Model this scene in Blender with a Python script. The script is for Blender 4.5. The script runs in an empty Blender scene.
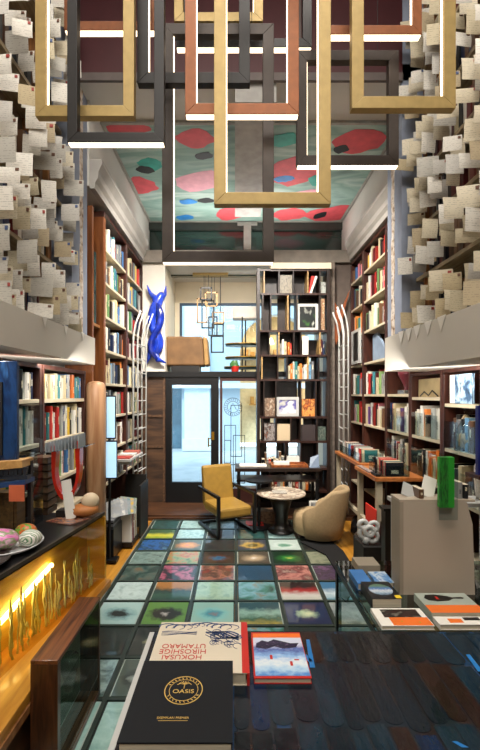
import bpy, math, random
from mathutils import Vector, Matrix, Euler
random.seed(7)
sc = bpy.context.scene
COL = sc.collection
R = math.radians

# ---------------------------------------------------------------- camera, world, lights, exposure
EYE = 1.65
F = 400.0
cam = bpy.data.cameras.new('camera'); cam_o = bpy.data.objects.new('camera', cam); COL.objects.link(cam_o)
cam_o.location = (0, 0, EYE); cam_o.rotation_euler = (R(90), 0, 0)
cam.sensor_width = 36; cam.sensor_fit = 'AUTO'; cam.lens = 36 * F / 750
cam.shift_x = 5 / 750; cam.shift_y = 20 / 750; cam.clip_start = 0.02
sc.camera = cam_o

sc.view_settings.view_transform = 'Standard'; sc.view_settings.look = 'None'
sc.view_settings.exposure = 0.0; sc.view_settings.gamma = 1; sc.view_settings.use_curve_mapping = False

w = bpy.data.worlds.new('world'); sc.world = w; w.use_nodes = True
bg = w.node_tree.nodes['Background']; bg.inputs[0].default_value = (0.72, 0.87, 1.0, 1); bg.inputs[1].default_value = 3.4

def area(name, loc, aim, sx, sy, power, col=(1, 1, 1), spread=180):
    l = bpy.data.lights.new(name, 'AREA'); l.shape = 'RECTANGLE'; l.size = sx; l.size_y = sy
    l.energy = power; l.color = col; l.spread = R(spread)
    o = bpy.data.objects.new(name, l); COL.objects.link(o); o.location = loc
    o.rotation_euler = (Vector(aim) - Vector(loc)).to_track_quat('-Z', 'Y').to_euler()
    return o
area('front_fill', (0.0, 1.0, 5.5), (0, 1.6, 0), 2.4, 1.6, 175, (1.0, 0.94, 0.86))  # unseen lamp added to brighten the front of the shop
area('front_fill', (0.0, -1.4, 4.6), (0, 3.0, 0.6), 2.4, 1.2, 75, (1.0, 0.95, 0.88))  # unseen fill added behind the camera
area('far_fill', (-0.2, 3.95, 4.25), (-1.3, 5.9, 1.4), 0.5, 0.14, 52, (1.0, 0.93, 0.84), 95)  # three unseen lamps added to brighten the far end
area('far_fill', (0.5, 3.95, 4.25), (1.6, 5.7, 1.4), 0.5, 0.14, 48, (1.0, 0.93, 0.84), 95)
area('far_fill', (0.15, 3.95, 4.25), (0.1, 5.4, 0.0), 0.5, 0.14, 42, (1.0, 0.94, 0.87), 110)
area('uplight_fill', (0.15, 6.12, 3.74), (0.15, 5.5, 4.48), 2.2, 0.2, 34, (1.0, 0.95, 0.9))  # unseen uplight added behind the header to brighten the painted ceiling
area('header_light', (0.1, 6.06, 3.5), (0.2, 6.8, 2.2), 1.6, 0.06, 10, (1.0, 0.93, 0.85))
area('counter_light', (-1.33, 2.3, 1.90), (-1.0, 2.3, 0.8), 1.2, 0.04, 5, (1.0, 0.95, 0.88), 120)
area('shelf_light', (-1.30, 2.9, 1.88), (-1.7, 3.3, 1.3), 1.4, 0.05, 10, (1.0, 0.95, 0.88))
area('shelf_light', (1.40, 3.0, 1.82), (1.9, 3.5, 1.3), 1.4, 0.05, 12, (1.0, 0.95, 0.88))
sun = bpy.data.lights.new('sun', 'SUN'); sun.energy = 3.0; sun.angle = R(8); sun.color = (0.85, 0.94, 1.0)
sun_o = bpy.data.objects.new('sun', sun); COL.objects.link(sun_o); sun_o.rotation_euler = (R(-38), R(0), R(12))
sun_o.rotation_euler = (Vector((0.1, 0.6, -0.8))).to_track_quat('-Z', 'Y').to_euler()

# ---------------------------------------------------------------- materials
MATS = {}
def lin(c):
    return tuple((x / 12.92 if x <= 0.04045 else ((x + 0.055) / 1.055) ** 2.4) for x in c[:3]) + (1,)
def hx(s):
    return lin(tuple(int(s[i:i + 2], 16) / 255 for i in (0, 2, 4)))
def base_mat(name):
    m = bpy.data.materials.new(name); m.use_nodes = True
    nt = m.node_tree; return m, nt, nt.nodes['Principled BSDF']
def pm(name, col, rough=0.5, metal=0.0, var=0.15, scale=8.0, bump=0.0, emit=0.0, ecol=None, coat=0.0, stretch=(1, 1, 1), spec=0.5):
    """plain surface with slight natural variation"""
    if name in MATS: return MATS[name]
    m, nt, b = base_mat(name); N = nt.nodes; L = nt.links
    c = hx(col) if isinstance(col, str) else tuple(col) + ((1,) if len(col) == 3 else ())
    b.inputs['Roughness'].default_value = rough; b.inputs['Metallic'].default_value = metal
    b.inputs['Specular IOR Level'].default_value = spec
    if coat: b.inputs['Coat Weight'].default_value = coat; b.inputs['Coat Roughness'].default_value = 0.05
    if emit:
        b.inputs['Emission Color'].default_value = hx(ecol) if ecol else c
        b.inputs['Emission Strength'].default_value = emit
    tc = N.new('ShaderNodeTexCoord'); mp = N.new('ShaderNodeMapping'); mp.inputs['Scale'].default_value = stretch
    L.new(tc.outputs['Object'], mp.inputs[0])
    nz = N.new('ShaderNodeTexNoise'); nz.inputs['Scale'].default_value = scale; nz.inputs['Detail'].default_value = 4
    L.new(mp.outputs[0], nz.inputs['Vector'])
    rp = N.new('ShaderNodeValToRGB')
    rp.color_ramp.elements[0].position = 0.3; rp.color_ramp.elements[1].position = 0.7
    rp.color_ramp.elements[0].color = tuple(x * (1 - var) for x in c[:3]) + (1,)
    rp.color_ramp.elements[1].color = tuple(min(1, x * (1 + var)) for x in c[:3]) + (1,)
    L.new(nz.outputs['Fac'], rp.inputs[0]); L.new(rp.outputs[0], b.inputs['Base Color'])
    if bump:
        bp = N.new('ShaderNodeBump'); bp.inputs['Strength'].default_value = bump; bp.inputs['Distance'].default_value = 0.01
        L.new(nz.outputs['Fac'], bp.inputs['Height']); L.new(bp.outputs[0], b.inputs['Normal'])
    MATS[name] = m; return m
def wood(name, c1, c2, rough=0.45, scale=3.0, stretch=(12, 1, 12), coat=0.0):
    if name in MATS: return MATS[name]
    m, nt, b = base_mat(name); N = nt.nodes; L = nt.links
    tc = N.new('ShaderNodeTexCoord'); mp = N.new('ShaderNodeMapping'); mp.inputs['Scale'].default_value = stretch
    L.new(tc.outputs['Object'], mp.inputs[0])
    nz = N.new('ShaderNodeTexNoise'); nz.inputs['Scale'].default_value = scale; nz.inputs['Detail'].default_value = 6
    nz.inputs['Distortion'].default_value = 0.6; L.new(mp.outputs[0], nz.inputs['Vector'])
    rp = N.new('ShaderNodeValToRGB'); rp.color_ramp.elements[0].position = 0.32; rp.color_ramp.elements[1].position = 0.68
    rp.color_ramp.elements[0].color = hx(c1); rp.color_ramp.elements[1].color = hx(c2)
    L.new(nz.outputs['Fac'], rp.inputs[0]); L.new(rp.outputs[0], b.inputs['Base Color'])
    b.inputs['Roughness'].default_value = rough
    if coat: b.inputs['Coat Weight'].default_value = coat; b.inputs['Coat Roughness'].default_value = 0.1
    bp = N.new('ShaderNodeBump'); bp.inputs['Strength'].default_value = 0.15; bp.inputs['Distance'].default_value = 0.004
    L.new(nz.outputs['Fac'], bp.inputs['Height']); L.new(bp.outputs[0], b.inputs['Normal'])
    MATS[name] = m; return m
def glass(name, tint='f2fbff', refl=0.5, rough=0.02):
    if name in MATS: return MATS[name]
    m = bpy.data.materials.new(name); m.use_nodes = True; nt = m.node_tree; N = nt.nodes; L = nt.links
    N.remove(N['Principled BSDF']); out = N['Material Output']
    t = N.new('ShaderNodeBsdfTransparent'); t.inputs[0].default_value = hx(tint)
    g = N.new('ShaderNodeBsdfGlossy'); g.inputs['Roughness'].default_value = rough
    lw = N.new('ShaderNodeFresnel'); lw.inputs[0].default_value = 1.45
    mu = N.new('ShaderNodeMath'); mu.operation = 'MULTIPLY'; mu.inputs[1].default_value = refl * 2; mu.use_clamp = True
    L.new(lw.outputs[0], mu.inputs[0])
    ge = N.new('ShaderNodeNewGeometry'); iv = N.new('ShaderNodeMath'); iv.operation = 'SUBTRACT'; iv.inputs[0].default_value = 1; L.new(ge.outputs['Backfacing'], iv.inputs[1])
    m2 = N.new('ShaderNodeMath'); m2.operation = 'MULTIPLY'; L.new(mu.outputs[0], m2.inputs[0]); L.new(iv.outputs[0], m2.inputs[1])
    mx = N.new('ShaderNodeMixShader'); L.new(m2.outputs[0], mx.inputs[0]); L.new(t.outputs[0], mx.inputs[1]); L.new(g.outputs[0], mx.inputs[2])
    L.new(mx.outputs[0], out.inputs['Surface'])
    MATS[name] = m; return m
def art(name, cols, style='blobs', scale=3.0, seed=0.0, rough=0.35, coat=0.0, pos=None, coord='Generated', sc3=(1, 1, 1)):
    """abstract printed picture. cols: list of hex colours mapped over a noise field"""
    if name in MATS: return MATS[name]
    m, nt, b = base_mat(name); N = nt.nodes; L = nt.links
    tc = N.new('ShaderNodeTexCoord'); mp = N.new('ShaderNodeMapping'); mp.inputs['Location'].default_value = (seed, seed * 1.7, seed * 0.3)
    mp.inputs['Scale'].default_value = sc3
    L.new(tc.outputs[coord], mp.inputs[0])
    rp = N.new('ShaderNodeValToRGB'); cr = rp.color_ramp
    if style == 'cells':
        tx = N.new('ShaderNodeTexVoronoi'); tx.inputs['Scale'].default_value = scale; L.new(mp.outputs[0], tx.inputs['Vector'])
        sp = N.new('ShaderNodeSeparateColor'); L.new(tx.outputs['Color'], sp.inputs[0]); fac = sp.outputs[0]
        cr.interpolation = 'CONSTANT'
    elif style == 'bands':
        tx = N.new('ShaderNodeTexWave'); tx.bands_direction = 'Y'; tx.inputs['Scale'].default_value = scale; tx.inputs['Distortion'].default_value = 3
        tx.inputs['Detail'].default_value = 3; L.new(mp.outputs[0], tx.inputs['Vector']); fac = tx.outputs['Fac']
    elif style == 'split':
        sx = N.new('ShaderNodeSeparateXYZ'); L.new(tc.outputs[coord], sx.inputs[0])
        nz = N.new('ShaderNodeTexNoise'); nz.inputs['Scale'].default_value = scale * 2; L.new(mp.outputs[0], nz.inputs['Vector'])
        ad = N.new('ShaderNodeMath'); ad.operation = 'MULTIPLY_ADD'; ad.inputs[1].default_value = 0.35; L.new(nz.outputs['Fac'], ad.inputs[0])
        su = N.new('ShaderNodeMath'); su.operation = 'SUBTRACT'; su.inputs[1].default_value = 0.17; L.new(sx.outputs['Y'], ad.inputs[2]); L.new(ad.outputs[0], su.inputs[0]); fac = su.outputs[0]
    elif style == 'center':
        sb = N.new('ShaderNodeVectorMath'); sb.operation = 'SUBTRACT'; sb.inputs[1].default_value = (0.5, 0.45, 0.5); L.new(tc.outputs[coord], sb.inputs[0])
        sp = N.new('ShaderNodeVectorMath'); sp.operation = 'MULTIPLY'; sp.inputs[1].default_value = (1.5, 2.0, 0); L.new(sb.outputs[0], sp.inputs[0])
        ln = N.new('ShaderNodeVectorMath'); ln.operation = 'LENGTH'; L.new(sp.outputs[0], ln.inputs[0])
        nz = N.new('ShaderNodeTexNoise'); nz.inputs['Scale'].default_value = scale * 2; L.new(mp.outputs[0], nz.inputs['Vector'])
        ad = N.new('ShaderNodeMath'); ad.operation = 'MULTIPLY_ADD'; ad.inputs[1].default_value = 0.5; L.new(nz.outputs['Fac'], ad.inputs[0]); L.new(ln.outputs['Value'], ad.inputs[2])
        su = N.new('ShaderNodeMath'); su.operation = 'SUBTRACT'; su.inputs[1].default_value = 0.2; L.new(ad.outputs[0], su.inputs[0]); fac = su.outputs[0]
    else:
        tx = N.new('ShaderNodeTexNoise'); tx.inputs['Scale'].default_value = scale; tx.inputs['Detail'].default_value = 4; tx.inputs['Distortion'].default_value = .35
        L.new(mp.outputs[0], tx.inputs['Vector']); fac = tx.outputs['Fac']
    n = len(cols)
    if pos is None:
        pos = [0.3 + 0.4 * i / max(1, n - 1) for i in range(n)] if style == 'blobs' else [i / n for i in range(n)]
    while len(cr.elements) < n: cr.elements.new(0.5)
    for i, c in enumerate(cols):
        cr.elements[i].position = pos[i]; cr.elements[i].color = hx(c)
    L.new(fac, rp.inputs[0]); L.new(rp.outputs[0], b.inputs['Base Color'])
    b.inputs['Roughness'].default_value = rough
    if coat: b.inputs['Coat Weight'].default_value = coat; b.inputs['Coat Roughness'].default_value = 0.04
    MATS[name] = m; return m

# ---------------------------------------------------------------- mesh helpers
def P(px, py, Y):
    return Vector(((px - 235) * Y / F, Y, EYE - (py - 395) * Y / F))
class MB:
    def __init__(s): s.v = []; s.f = []; s.m = []
    def add(s, vs, fs, mi=0):
        o = len(s.v); s.v += [Vector(v) for v in vs]; s.f += [tuple(i + o for i in f) for f in fs]; s.m += [mi] * len(fs); return s
    def box(s, x0, x1, y0, y1, z0, z1, mi=0, M=None):
        x0, x1 = min(x0, x1), max(x0, x1); y0, y1 = min(y0, y1), max(y0, y1); z0, z1 = min(z0, z1), max(z0, z1)
        vs = [(x0, y0, z0), (x1, y0, z0), (x1, y1, z0), (x0, y1, z0), (x0, y0, z1), (x1, y0, z1), (x1, y1, z1), (x0, y1, z1)]
        if M is not None: vs = [M @ Vector(v) for v in vs]
        return s.add(vs, [(0, 3, 2, 1), (4, 5, 6, 7), (0, 1, 5, 4), (1, 2, 6, 5), (2, 3, 7, 6), (3, 0, 4, 7)], mi)
    def poly(s, pts, d, mi=0):
        """extrude the planar polygon pts by vector d"""
        n = len(pts); d = Vector(d); a = [Vector(p) for p in pts]
        nrm = Vector((0, 0, 0))
        for i in range(n): nrm += a[i].cross(a[(i + 1) % n])
        if nrm.dot(d) > 0: a.reverse()
        vs = a + [p + d for p in a]
        fs = [tuple(range(n)), tuple(range(2 * n - 1, n - 1, -1))] + [(i, i + n, (i + 1) % n + n, (i + 1) % n) for i in range(n)]
        return s.add(vs, fs, mi)
    def tube(s, pts, r, n=8, mi=0, cap=True):
        pts = [Vector(p) for p in pts]; rr = r if isinstance(r, (list, tuple)) else [r] * len(pts)
        vs = []; fs = []; u = None
        for i, p in enumerate(pts):
            t = (pts[min(i + 1, len(pts) - 1)] - pts[max(i - 1, 0)]).normalized()
            if u is None:
                u = t.cross(Vector((0, 0, 1)))
                if u.length < 0.05: u = t.cross(Vector((0, 1, 0)))
            else:
                u = u - t * u.dot(t)
                if u.length < 1e-4: u = t.orthogonal()
            u.normalize(); w_ = t.cross(u)
            for k in range(n):
                a = 2 * math.pi * k / n; vs.append(p + (u * math.cos(a) + w_ * math.sin(a)) * rr[i])
        for i in range(len(pts) - 1):
            for k in range(n):
                fs.append((i * n + k, i * n + (k + 1) % n, (i + 1) * n + (k + 1) % n, (i + 1) * n + k))
        if cap:
            fs.append(tuple(range(n - 1, -1, -1))); fs.append(tuple(range((len(pts) - 1) * n, len(pts) * n)))
        return s.add(vs, fs, mi)
    def lathe(s, prof, c, n=24, mi=0, sx=1, sy=1):
        vs = []; fs = []; c = Vector(c)
        for r, z in prof:
            for k in range(n):
                a = 2 * math.pi * k / n; vs.append(c + Vector((r * math.cos(a) * sx, r * math.sin(a) * sy, z)))
        for i in range(len(prof) - 1):
            for k in range(n):
                fs.append((i * n + k, i * n + (k + 1) % n, (i + 1) * n + (k + 1) % n, (i + 1) * n + k))
        fs.append(tuple(range(n - 1, -1, -1))); fs.append(tuple(range((len(prof) - 1) * n, len(prof) * n)))
        return s.add(vs, fs, mi)
    def ball(s, c, r, n=12, mi=0, sq=(1, 1, 1), jit=0, seed=0):
        rnd = random.Random(seed); c = Vector(c); vs = []; fs = []; h = n // 2
        vs.append(c + Vector((0, 0, -r * sq[2])))
        for i in range(1, h):
            ph = -math.pi / 2 + math.pi * i / h
            for k in range(n):
                a = 2 * math.pi * k / n; j = 1 + rnd.uniform(-jit, jit)
                vs.append(c + Vector((math.cos(ph) * math.cos(a) * sq[0], math.cos(ph) * math.sin(a) * sq[1], math.sin(ph) * sq[2])) * r * j)
        vs.append(c + Vector((0, 0, r * sq[2])))
        for k in range(n): fs.append((0, 1 + (k + 1) % n, 1 + k))
        for i in range(h - 2):
            for k in range(n):
                a = 1 + i * n; fs.append((a + k, a + (k + 1) % n, a + n + (k + 1) % n, a + n + k))
        t = len(vs) - 1; a = 1 + (h - 2) * n
        for k in range(n): fs.append((a + k, a + (k + 1) % n, t))
        return s.add(vs, fs, mi)
def wloc(o):
    v = Vector(o.location)
    return v if o.parent is None else v + wloc(o.parent)
def obj(name, mb, mats, parent=None, label=None, cat=None, group=None, kind=None, bevel=0, smooth=False, local=False, subd=0):
    if not isinstance(mats, (list, tuple)): mats = [mats]
    me = bpy.data.meshes.new(name)
    if local: off = Vector((0, 0, 0))
    elif parent is not None: off = wloc(parent)
    else:
        xs = [v.x for v in mb.v]; ys = [v.y for v in mb.v]; zs = [v.z for v in mb.v]
        off = Vector(((min(xs) + max(xs)) / 2, (min(ys) + max(ys)) / 2, min(zs)))
    me.from_pydata([v - off for v in mb.v], [], mb.f)
    for m in mats: me.materials.append(m)
    for p, mi in zip(me.polygons, mb.m):
        p.material_index = mi; p.use_smooth = smooth
    me.update()
    o = bpy.data.objects.new(name, me); COL.objects.link(o)
    if parent is not None: o.parent = parent
    elif not local: o.location = off
    if bevel:
        b = o.modifiers.new('bevel', 'BEVEL'); b.width = bevel; b.segments = 2; b.limit_method = 'ANGLE'
    if subd:
        b = o.modifiers.new('subd', 'SUBSURF'); b.levels = subd; b.render_levels = subd
    tag(o, label, cat, group, kind); return o
def tag(o, label=None, cat=None, group=None, kind=None):
    if label: o['label'] = label
    if cat: o['category'] = cat
    if group: o['group'] = group
    if kind: o['kind'] = kind
    return o
def thing(name, label, cat, loc=(0, 0, 0), rz=0, group=None):
    o = bpy.data.objects.new(name, None); COL.objects.link(o); o.location = loc; o.rotation_euler = (0, 0, rz)
    return tag(o, label, cat, group)
def struct(name, mb, mats, parent=None, **k): return obj(name, mb, mats, parent, kind='structure' if parent is None else None, **k)
def copy_tree(o, parent=None):
    c = o.copy(); COL.objects.link(c); c.parent = parent
    for ch in list(o.children): copy_tree(ch, c)
    return c
def text(s, size, loc, rot, mat, parent, name='lettering', sx=1.0, align='CENTER'):
    cu = bpy.data.curves.new(name, 'FONT'); cu.body = s; cu.size = size; cu.align_x = align; cu.align_y = 'CENTER'
    cu.extrude = 0.0003; cu.materials.append(mat)
    tmp = bpy.data.objects.new(name, cu); COL.objects.link(tmp)
    me = bpy.data.meshes.new_from_object(tmp.evaluated_get(bpy.context.evaluated_depsgraph_get()))
    bpy.data.objects.remove(tmp); bpy.data.curves.remove(cu)
    me.materials.clear(); me.materials.append(mat)
    o = bpy.data.objects.new(name, me); COL.objects.link(o)
    if parent is not None: o.parent = parent; o.location = Vector(loc) - wloc(parent)
    else: o.location = loc
    o.rotation_euler = rot; o.scale = (sx, 1, 1); return o
ORD = ['first', 'second', 'third', 'fourth', 'fifth', 'sixth', 'seventh', 'eighth', 'ninth', 'tenth', 'eleventh', 'twelfth', 'thirteenth', 'fourteenth',
       'fifteenth', 'sixteenth', 'seventeenth', 'eighteenth', 'nineteenth', 'twentieth'] + ['twenty-' + s for s in
       ('first', 'second', 'third', 'fourth', 'fifth', 'sixth', 'seventh', 'eighth', 'ninth')] + ['thirtieth'] + ['thirty-' + s for s in
       ('first', 'second', 'third', 'fourth', 'fifth', 'sixth', 'seventh', 'eighth', 'ninth')] + ['fortieth'] + ['forty-' + s for s in
       ('first', 'second', 'third', 'fourth', 'fifth', 'sixth', 'seventh', 'eighth', 'ninth')]

# material palette
white_plaster = pm('white_plaster', 'cfc9be', 0.8, var=0.06, scale=3)
cream_wall = pm('cream_wall', 'd9cdb4', 0.8, var=0.05, scale=3)
grey_plaster = pm('grey_plaster', 'aaa6a0', 0.8, var=0.12, scale=4, bump=0.1)
beam_paint = pm('beam_paint', 'cdc7bb', 0.7, var=0.04, scale=2)
maroon = pm('maroon_paint', '42161a', 0.55, var=0.1)
blue_grey = pm('blue_grey_paint', '8890a0', 0.7, var=0.15, scale=6, bump=0.1)
dark_paint = pm('dark_paint', '1b1917', 0.5, var=0.2)
black_metal = pm('black_metal', '0c0c0e', 0.4, var=0.2)
case_red = wood('red_brown_wood', '2a1510', '4c261a', 0.4, 3, (10, 10, 1))
case_wood = wood('mid_brown_wood', '6e4526', '9a6a3c', 0.45, 3, (10, 10, 1))
pillar_wood = wood('pale_brown_wood', '9a6c4a', 'c49a74', 0.4, 2, (10, 10, 1))
shelf_cream = pm('shelf_cream', 'c4b79c', 0.5, var=0.08)
dark_back = pm('bookcase_back', '241a14', 0.7, var=0.2)
wenge = wood('wenge_wood', '150c08', '2a1912', 0.4, 3, (10, 10, 1))
gold_wood = wood('gold_wood', '9c6418', 'd0963a', 0.35, 2.2, (10, 1, 10), coat=0.3)
led = pm('led_strip', 'fff6e6', 0.5, emit=3.2, ecol='ffe6c4', var=0)
gold_metal = pm('brushed_gold', '9c8450', 0.45, metal=0.4, var=0.1, scale=30, stretch=(1, 1, 1))
copper_metal = pm('brushed_copper', '7c4620', 0.45, metal=0.4, var=0.12, scale=30)
bronze_metal = pm('dark_bronze', '1b1715', 0.45, metal=0.4, var=0.12, scale=30)
taupe_metal = pm('taupe_bronze', '382f29', 0.45, metal=0.4, var=0.12, scale=30)
clear = glass('clear_glass', 'f4fbfd', 0.5)
acrylic = glass('clear_acrylic', 'e6eef0', 0.9, 0.06)
white_paper = pm('white_paper', 'e6e2d8', 0.7, var=0.04)
white_metal = pm('white_metal', 'b8b8b4', 0.4, var=0.04)
page = pm('page_edges', 'c9bfa8', 0.8, var=0.18, scale=120, stretch=(0.02, 0.02, 1))
red_p = pm('red_print', 'b8261c', 0.45, var=0.05)
orange_p = pm('orange_print', 'e8722a', 0.45, var=0.04)

# ================================================================= ROOM SHELL
X_L, X_R = -1.75, 2.08
Y_B, Y_F = -3.0, 6.0
CEIL, SLAB = 5.6, 4.48
struct('floor', MB().box(X_L - .1, X_R + .1, Y_B, 7.2, -0.12, -0.02), gold_wood)
struct('wall_left', MB().box(X_L - .1, X_L, Y_B, 7.2, -0.1, CEIL), grey_plaster)
struct('wall_right', MB().box(X_R, X_R + .1, Y_B, 7.2, -0.1, CEIL), grey_plaster)
struct('wall_rear', MB().box(X_L, X_R, Y_B - .1, Y_B, -0.1, CEIL), white_plaster)
c = MB(); c.box(X_L, X_R, Y_B, 3.60, CEIL, CEIL + .1)
struct('ceiling', c, pm('dark_ceiling', '4a4442', 0.7))
struct('trim_1', MB().box(-1.42, 1.50, 3.585, 3.70, SLAB + .02, CEIL), maroon)
struct('trim_2', MB().box(-1.42, 1.50, 3.57, 3.60, SLAB - .02, SLAB + .05), pm('moulding', '5a504c', 0.6))
slab_m = pm('slab_plaster', 'c6c3bc', 0.75, var=0.06, scale=2)
struct('ceiling_slab', MB().box(X_L, X_R, 3.60, 6.62, SLAB, SLAB + .15), slab_m)
struct('ceiling_beam', MB().box(0.0, 0.375, 3.62, 5.95, 4.30, SLAB - .001), pm('beam_grey', 'a09d98', 0.7))
for i, x in enumerate((-.10, 0.55)):
    struct('trim_%d' % (3 + i), MB().box(x - .04, x + .04, 3.57, 3.60, SLAB + .05, CEIL), pm('moulding', '5a504c', 0.6))
struct('wall_upper_left', MB().box(X_L, -1.40, 3.84, 6.6, 3.66, SLAB), slab_m)
struct('wall_upper_right', MB().box(1.745, X_R, 3.93, 6.6, 3.66, SLAB), slab_m)
# dark green glazed upper wall of the far end
struct('wall_far_upper', MB().box(X_L, X_R, 6.55, 6.65, 3.6, SLAB), pm('dark_green_lacquer', '16302a', 0.2, var=0.6, scale=1.5, coat=0.8, stretch=(0.4, 1, 6)))
struct('trim_5', MB().box(-1.40, 1.745, 6.50, 6.55, 4.34, SLAB - .001), pm('recess_lip', '3f4440', 0.5))
struct('trim_22', MB().box(.14, .26, 6.46, 6.50, 4.0, 4.40).box(.04, .36, 6.46, 6.50, 4.401, 4.46), pm('beam_grey', 'a09d98', 0.7))
struct('trim_6', MB().box(-1.40, 1.745, 5.93, 6.0, 3.62, 3.80), pm('header_grey_brown', '7c746a', 0.6))
struct('trim_7', MB().box(-1.05, 1.40, 6.0, 7.1, 3.62, 3.70), white_plaster)        # soffit of the window bay
# cornices
for n_, xa in ((8, -1.40), (9, 1.745)):
    s_ = 1 if xa < 0 else -1; y0_ = 3.85 if xa < 0 else 3.94
    pr = [(xa, 3.64), (xa + s_ * .05, 3.64), (xa + s_ * .055, 3.70), (xa + s_ * .08, 3.74), (xa + s_ * .085, 3.80), (xa + s_ * .12, 3.88), (xa + s_ * .12, 3.92), (xa, 3.92)]
    struct('trim_%d' % n_, MB().poly([(a, y0_, b) for a, b in pr], (0, 5.92 - y0_, 0)), grey_plaster)
# pilasters
for n_, x0, x1, y0, y1 in ((10, X_L, -1.42, 3.48, 3.84), (11, 1.50, X_R, 3.60, 3.93)):
    struct('trim_%d' % n_, MB().box(x0, x1, y0, y1, 2.17, CEIL), blue_grey)
    xs = x1 if n_ == 10 else x0
    m_ = MB(); rr = random.Random(n_)
    ym = (y0 + y1) / 2 + .03; pts = []
    zs = [2.18 + i * 0.1 for i in range(34)]
    for z in zs: pts.append((xs, ym + .035 + rr.uniform(-.012, .012), z))
    for z in reversed(zs): pts.append((xs, ym - .035 + rr.uniform(-.012, .012), z))
    m_.poly(pts, (0.004 if n_ == 10 else -0.004, 0, 0))
    struct('trim_%d' % (n_ + 2), m_, art('flaking_plaster', ['5a3d2c', 'b9a58e', 'd9d0c4', '7a6250'], scale=14, rough=0.8, coord='Object'))
# pelmet beams
struct('trim_14', MB().box(X_L, -1.26, -1.5, 3.6, 1.92, 2.16), beam_paint)
struct('trim_15', MB().box(1.35, X_R, -1.5, 3.599, 1.86, 2.16), beam_paint)

# back walls and window bay
b = MB(); b.box(X_L, -1.05, 6.0, 6.1, 2.0, 3.62)
struct('wall_far_left', b, pm('far_white_wall', 'd8d2c6', 0.8, var=0.04))
b = MB(); b.box(-1.13, -1.05, 6.1, 7.1, 2.0, 3.62)
struct('wall_bay_left', b, cream_wall)
b = MB(); b.box(1.40, 1.48, 6.1, 7.1, 0, 3.62)
struct('wall_bay_right', b, cream_wall)
b = MB(); b.box(1.34, X_R, 6.0, 6.1, 0, 3.62)
struct('wall_far_right', b, pm('far_grey_wall', '5c5048', 0.7, var=0.15))
b = MB(); b.box(-1.05, 1.40, 7.0, 7.1, 3.26, 3.62); b.box(-1.05, -0.97, 7.0, 7.1, 2.0, 3.26)
struct('wall_bay_back', b, cream_wall)
struct('trim_16', MB().box(1.34, 1.46, 5.86, 6.0, 0.0, 3.6), pm('carved_pilaster', '6e6258', 0.7, var=0.3, scale=20, bump=0.4))
# window_1: the high bay window
wroot = bpy.data.objects.new('window_1', None); COL.objects.link(wroot); wroot.location = (0.2, 7.05, 2.0); wroot['kind'] = 'structure'
fm = pm('window_frame_blue', '1e3a52', 0.5)
obj('window_frame', MB().box(-.97, 1.40, 7.0, 7.06, 3.22, 3.26).box(-.97, -.93, 7.0, 7.06, 2.0, 3.22).box(-.97, 1.40, 7.0, 7.06, 2.0, 2.04).box(.52, .56, 7.0, 7.06, 2.04, 3.22), fm, wroot)
obj('pane', MB().box(-.93, 1.40, 7.02, 7.03, 2.04, 3.22), clear, wroot)
# vestibule roof / transom
struct('trim_17', MB().box(-1.40, 1.40, 5.96, 7.1, 1.92, 2.0), black_metal)
# brown wall panels beside the door
wp = MB(); wp.box(X_L, -1.04, 6.0, 6.08, 0.04, 1.92); 
struct('wall_far_panel', wp, wood('weathered_brown', '2c1c12', '5a3e28', 0.6, 2, (1, 1, 6)))
struct('trim_18', MB().box(-1.42, -1.08, 5.985, 6.0, 1.32, 1.35).box(-1.42, -1.08, 5.985, 6.0, .86, .89).box(-1.42, -1.38, 5.985, 6.0, .05, 1.92).box(-1.08, -1.05, 5.985, 6.0, .05, 1.92), wood('weathered_trim', '3a2618', '6a4a30', .6))
# threshold step in dark wood
struct('trim_19', MB().box(-1.70, 2.05, 5.36, 7.1, -0.02, 0.04).box(-1.3, 1.6, 5.31, 5.36, -0.02, 0.02), wood('dark_floorboards', '2e1c12', '5c3a22', 0.4, 2, (2, 14, 2)))
struct('trim_20', MB().box(.33, 1.40, 6.0, 6.06, 0.04, 0.30), pm('white_sill', 'b8b4aa', 0.6))
# ----- the glazed street door
d = bpy.data.objects.new('door_1', None); COL.objects.link(d); d.location = (-0.64, 6.0, 0.04); d['kind'] = 'structure'
dx0, dx1 = -1.035, -0.245
fr = MB(); fr.box(dx0, -.945, 5.98, 6.04, .04, 1.92).box(-.36, dx1, 5.98, 6.04, .04, 1.92).box(-.945, -.36, 5.98, 6.04, 1.80, 1.92).box(-.945, -.36, 5.98, 6.04, .04, .345)
obj('door_frame', fr, black_metal, d)
obj('pane', MB().box(-.945, -.36, 6.0, 6.012, .345, 1.80), clear, d)
h = MB(); h.tube([(-.395, 5.93, .88), (-.395, 5.93, 1.02)], .011); h.tube([(-.395, 5.93, .9), (-.36, 5.98, .9)], .008).tube([(-.395, 5.93, 1.0), (-.36, 5.98, 1.0)], .008)
obj('door_handle', h, pm('brass', 'c89a3a', 0.3, metal=0.9), d)
obj('lock', MB().box(-.35, -.31, 5.96, 5.98, .98, 1.1), pm('brass', 'c89a3a', 0.3, metal=0.9), d)
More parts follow.
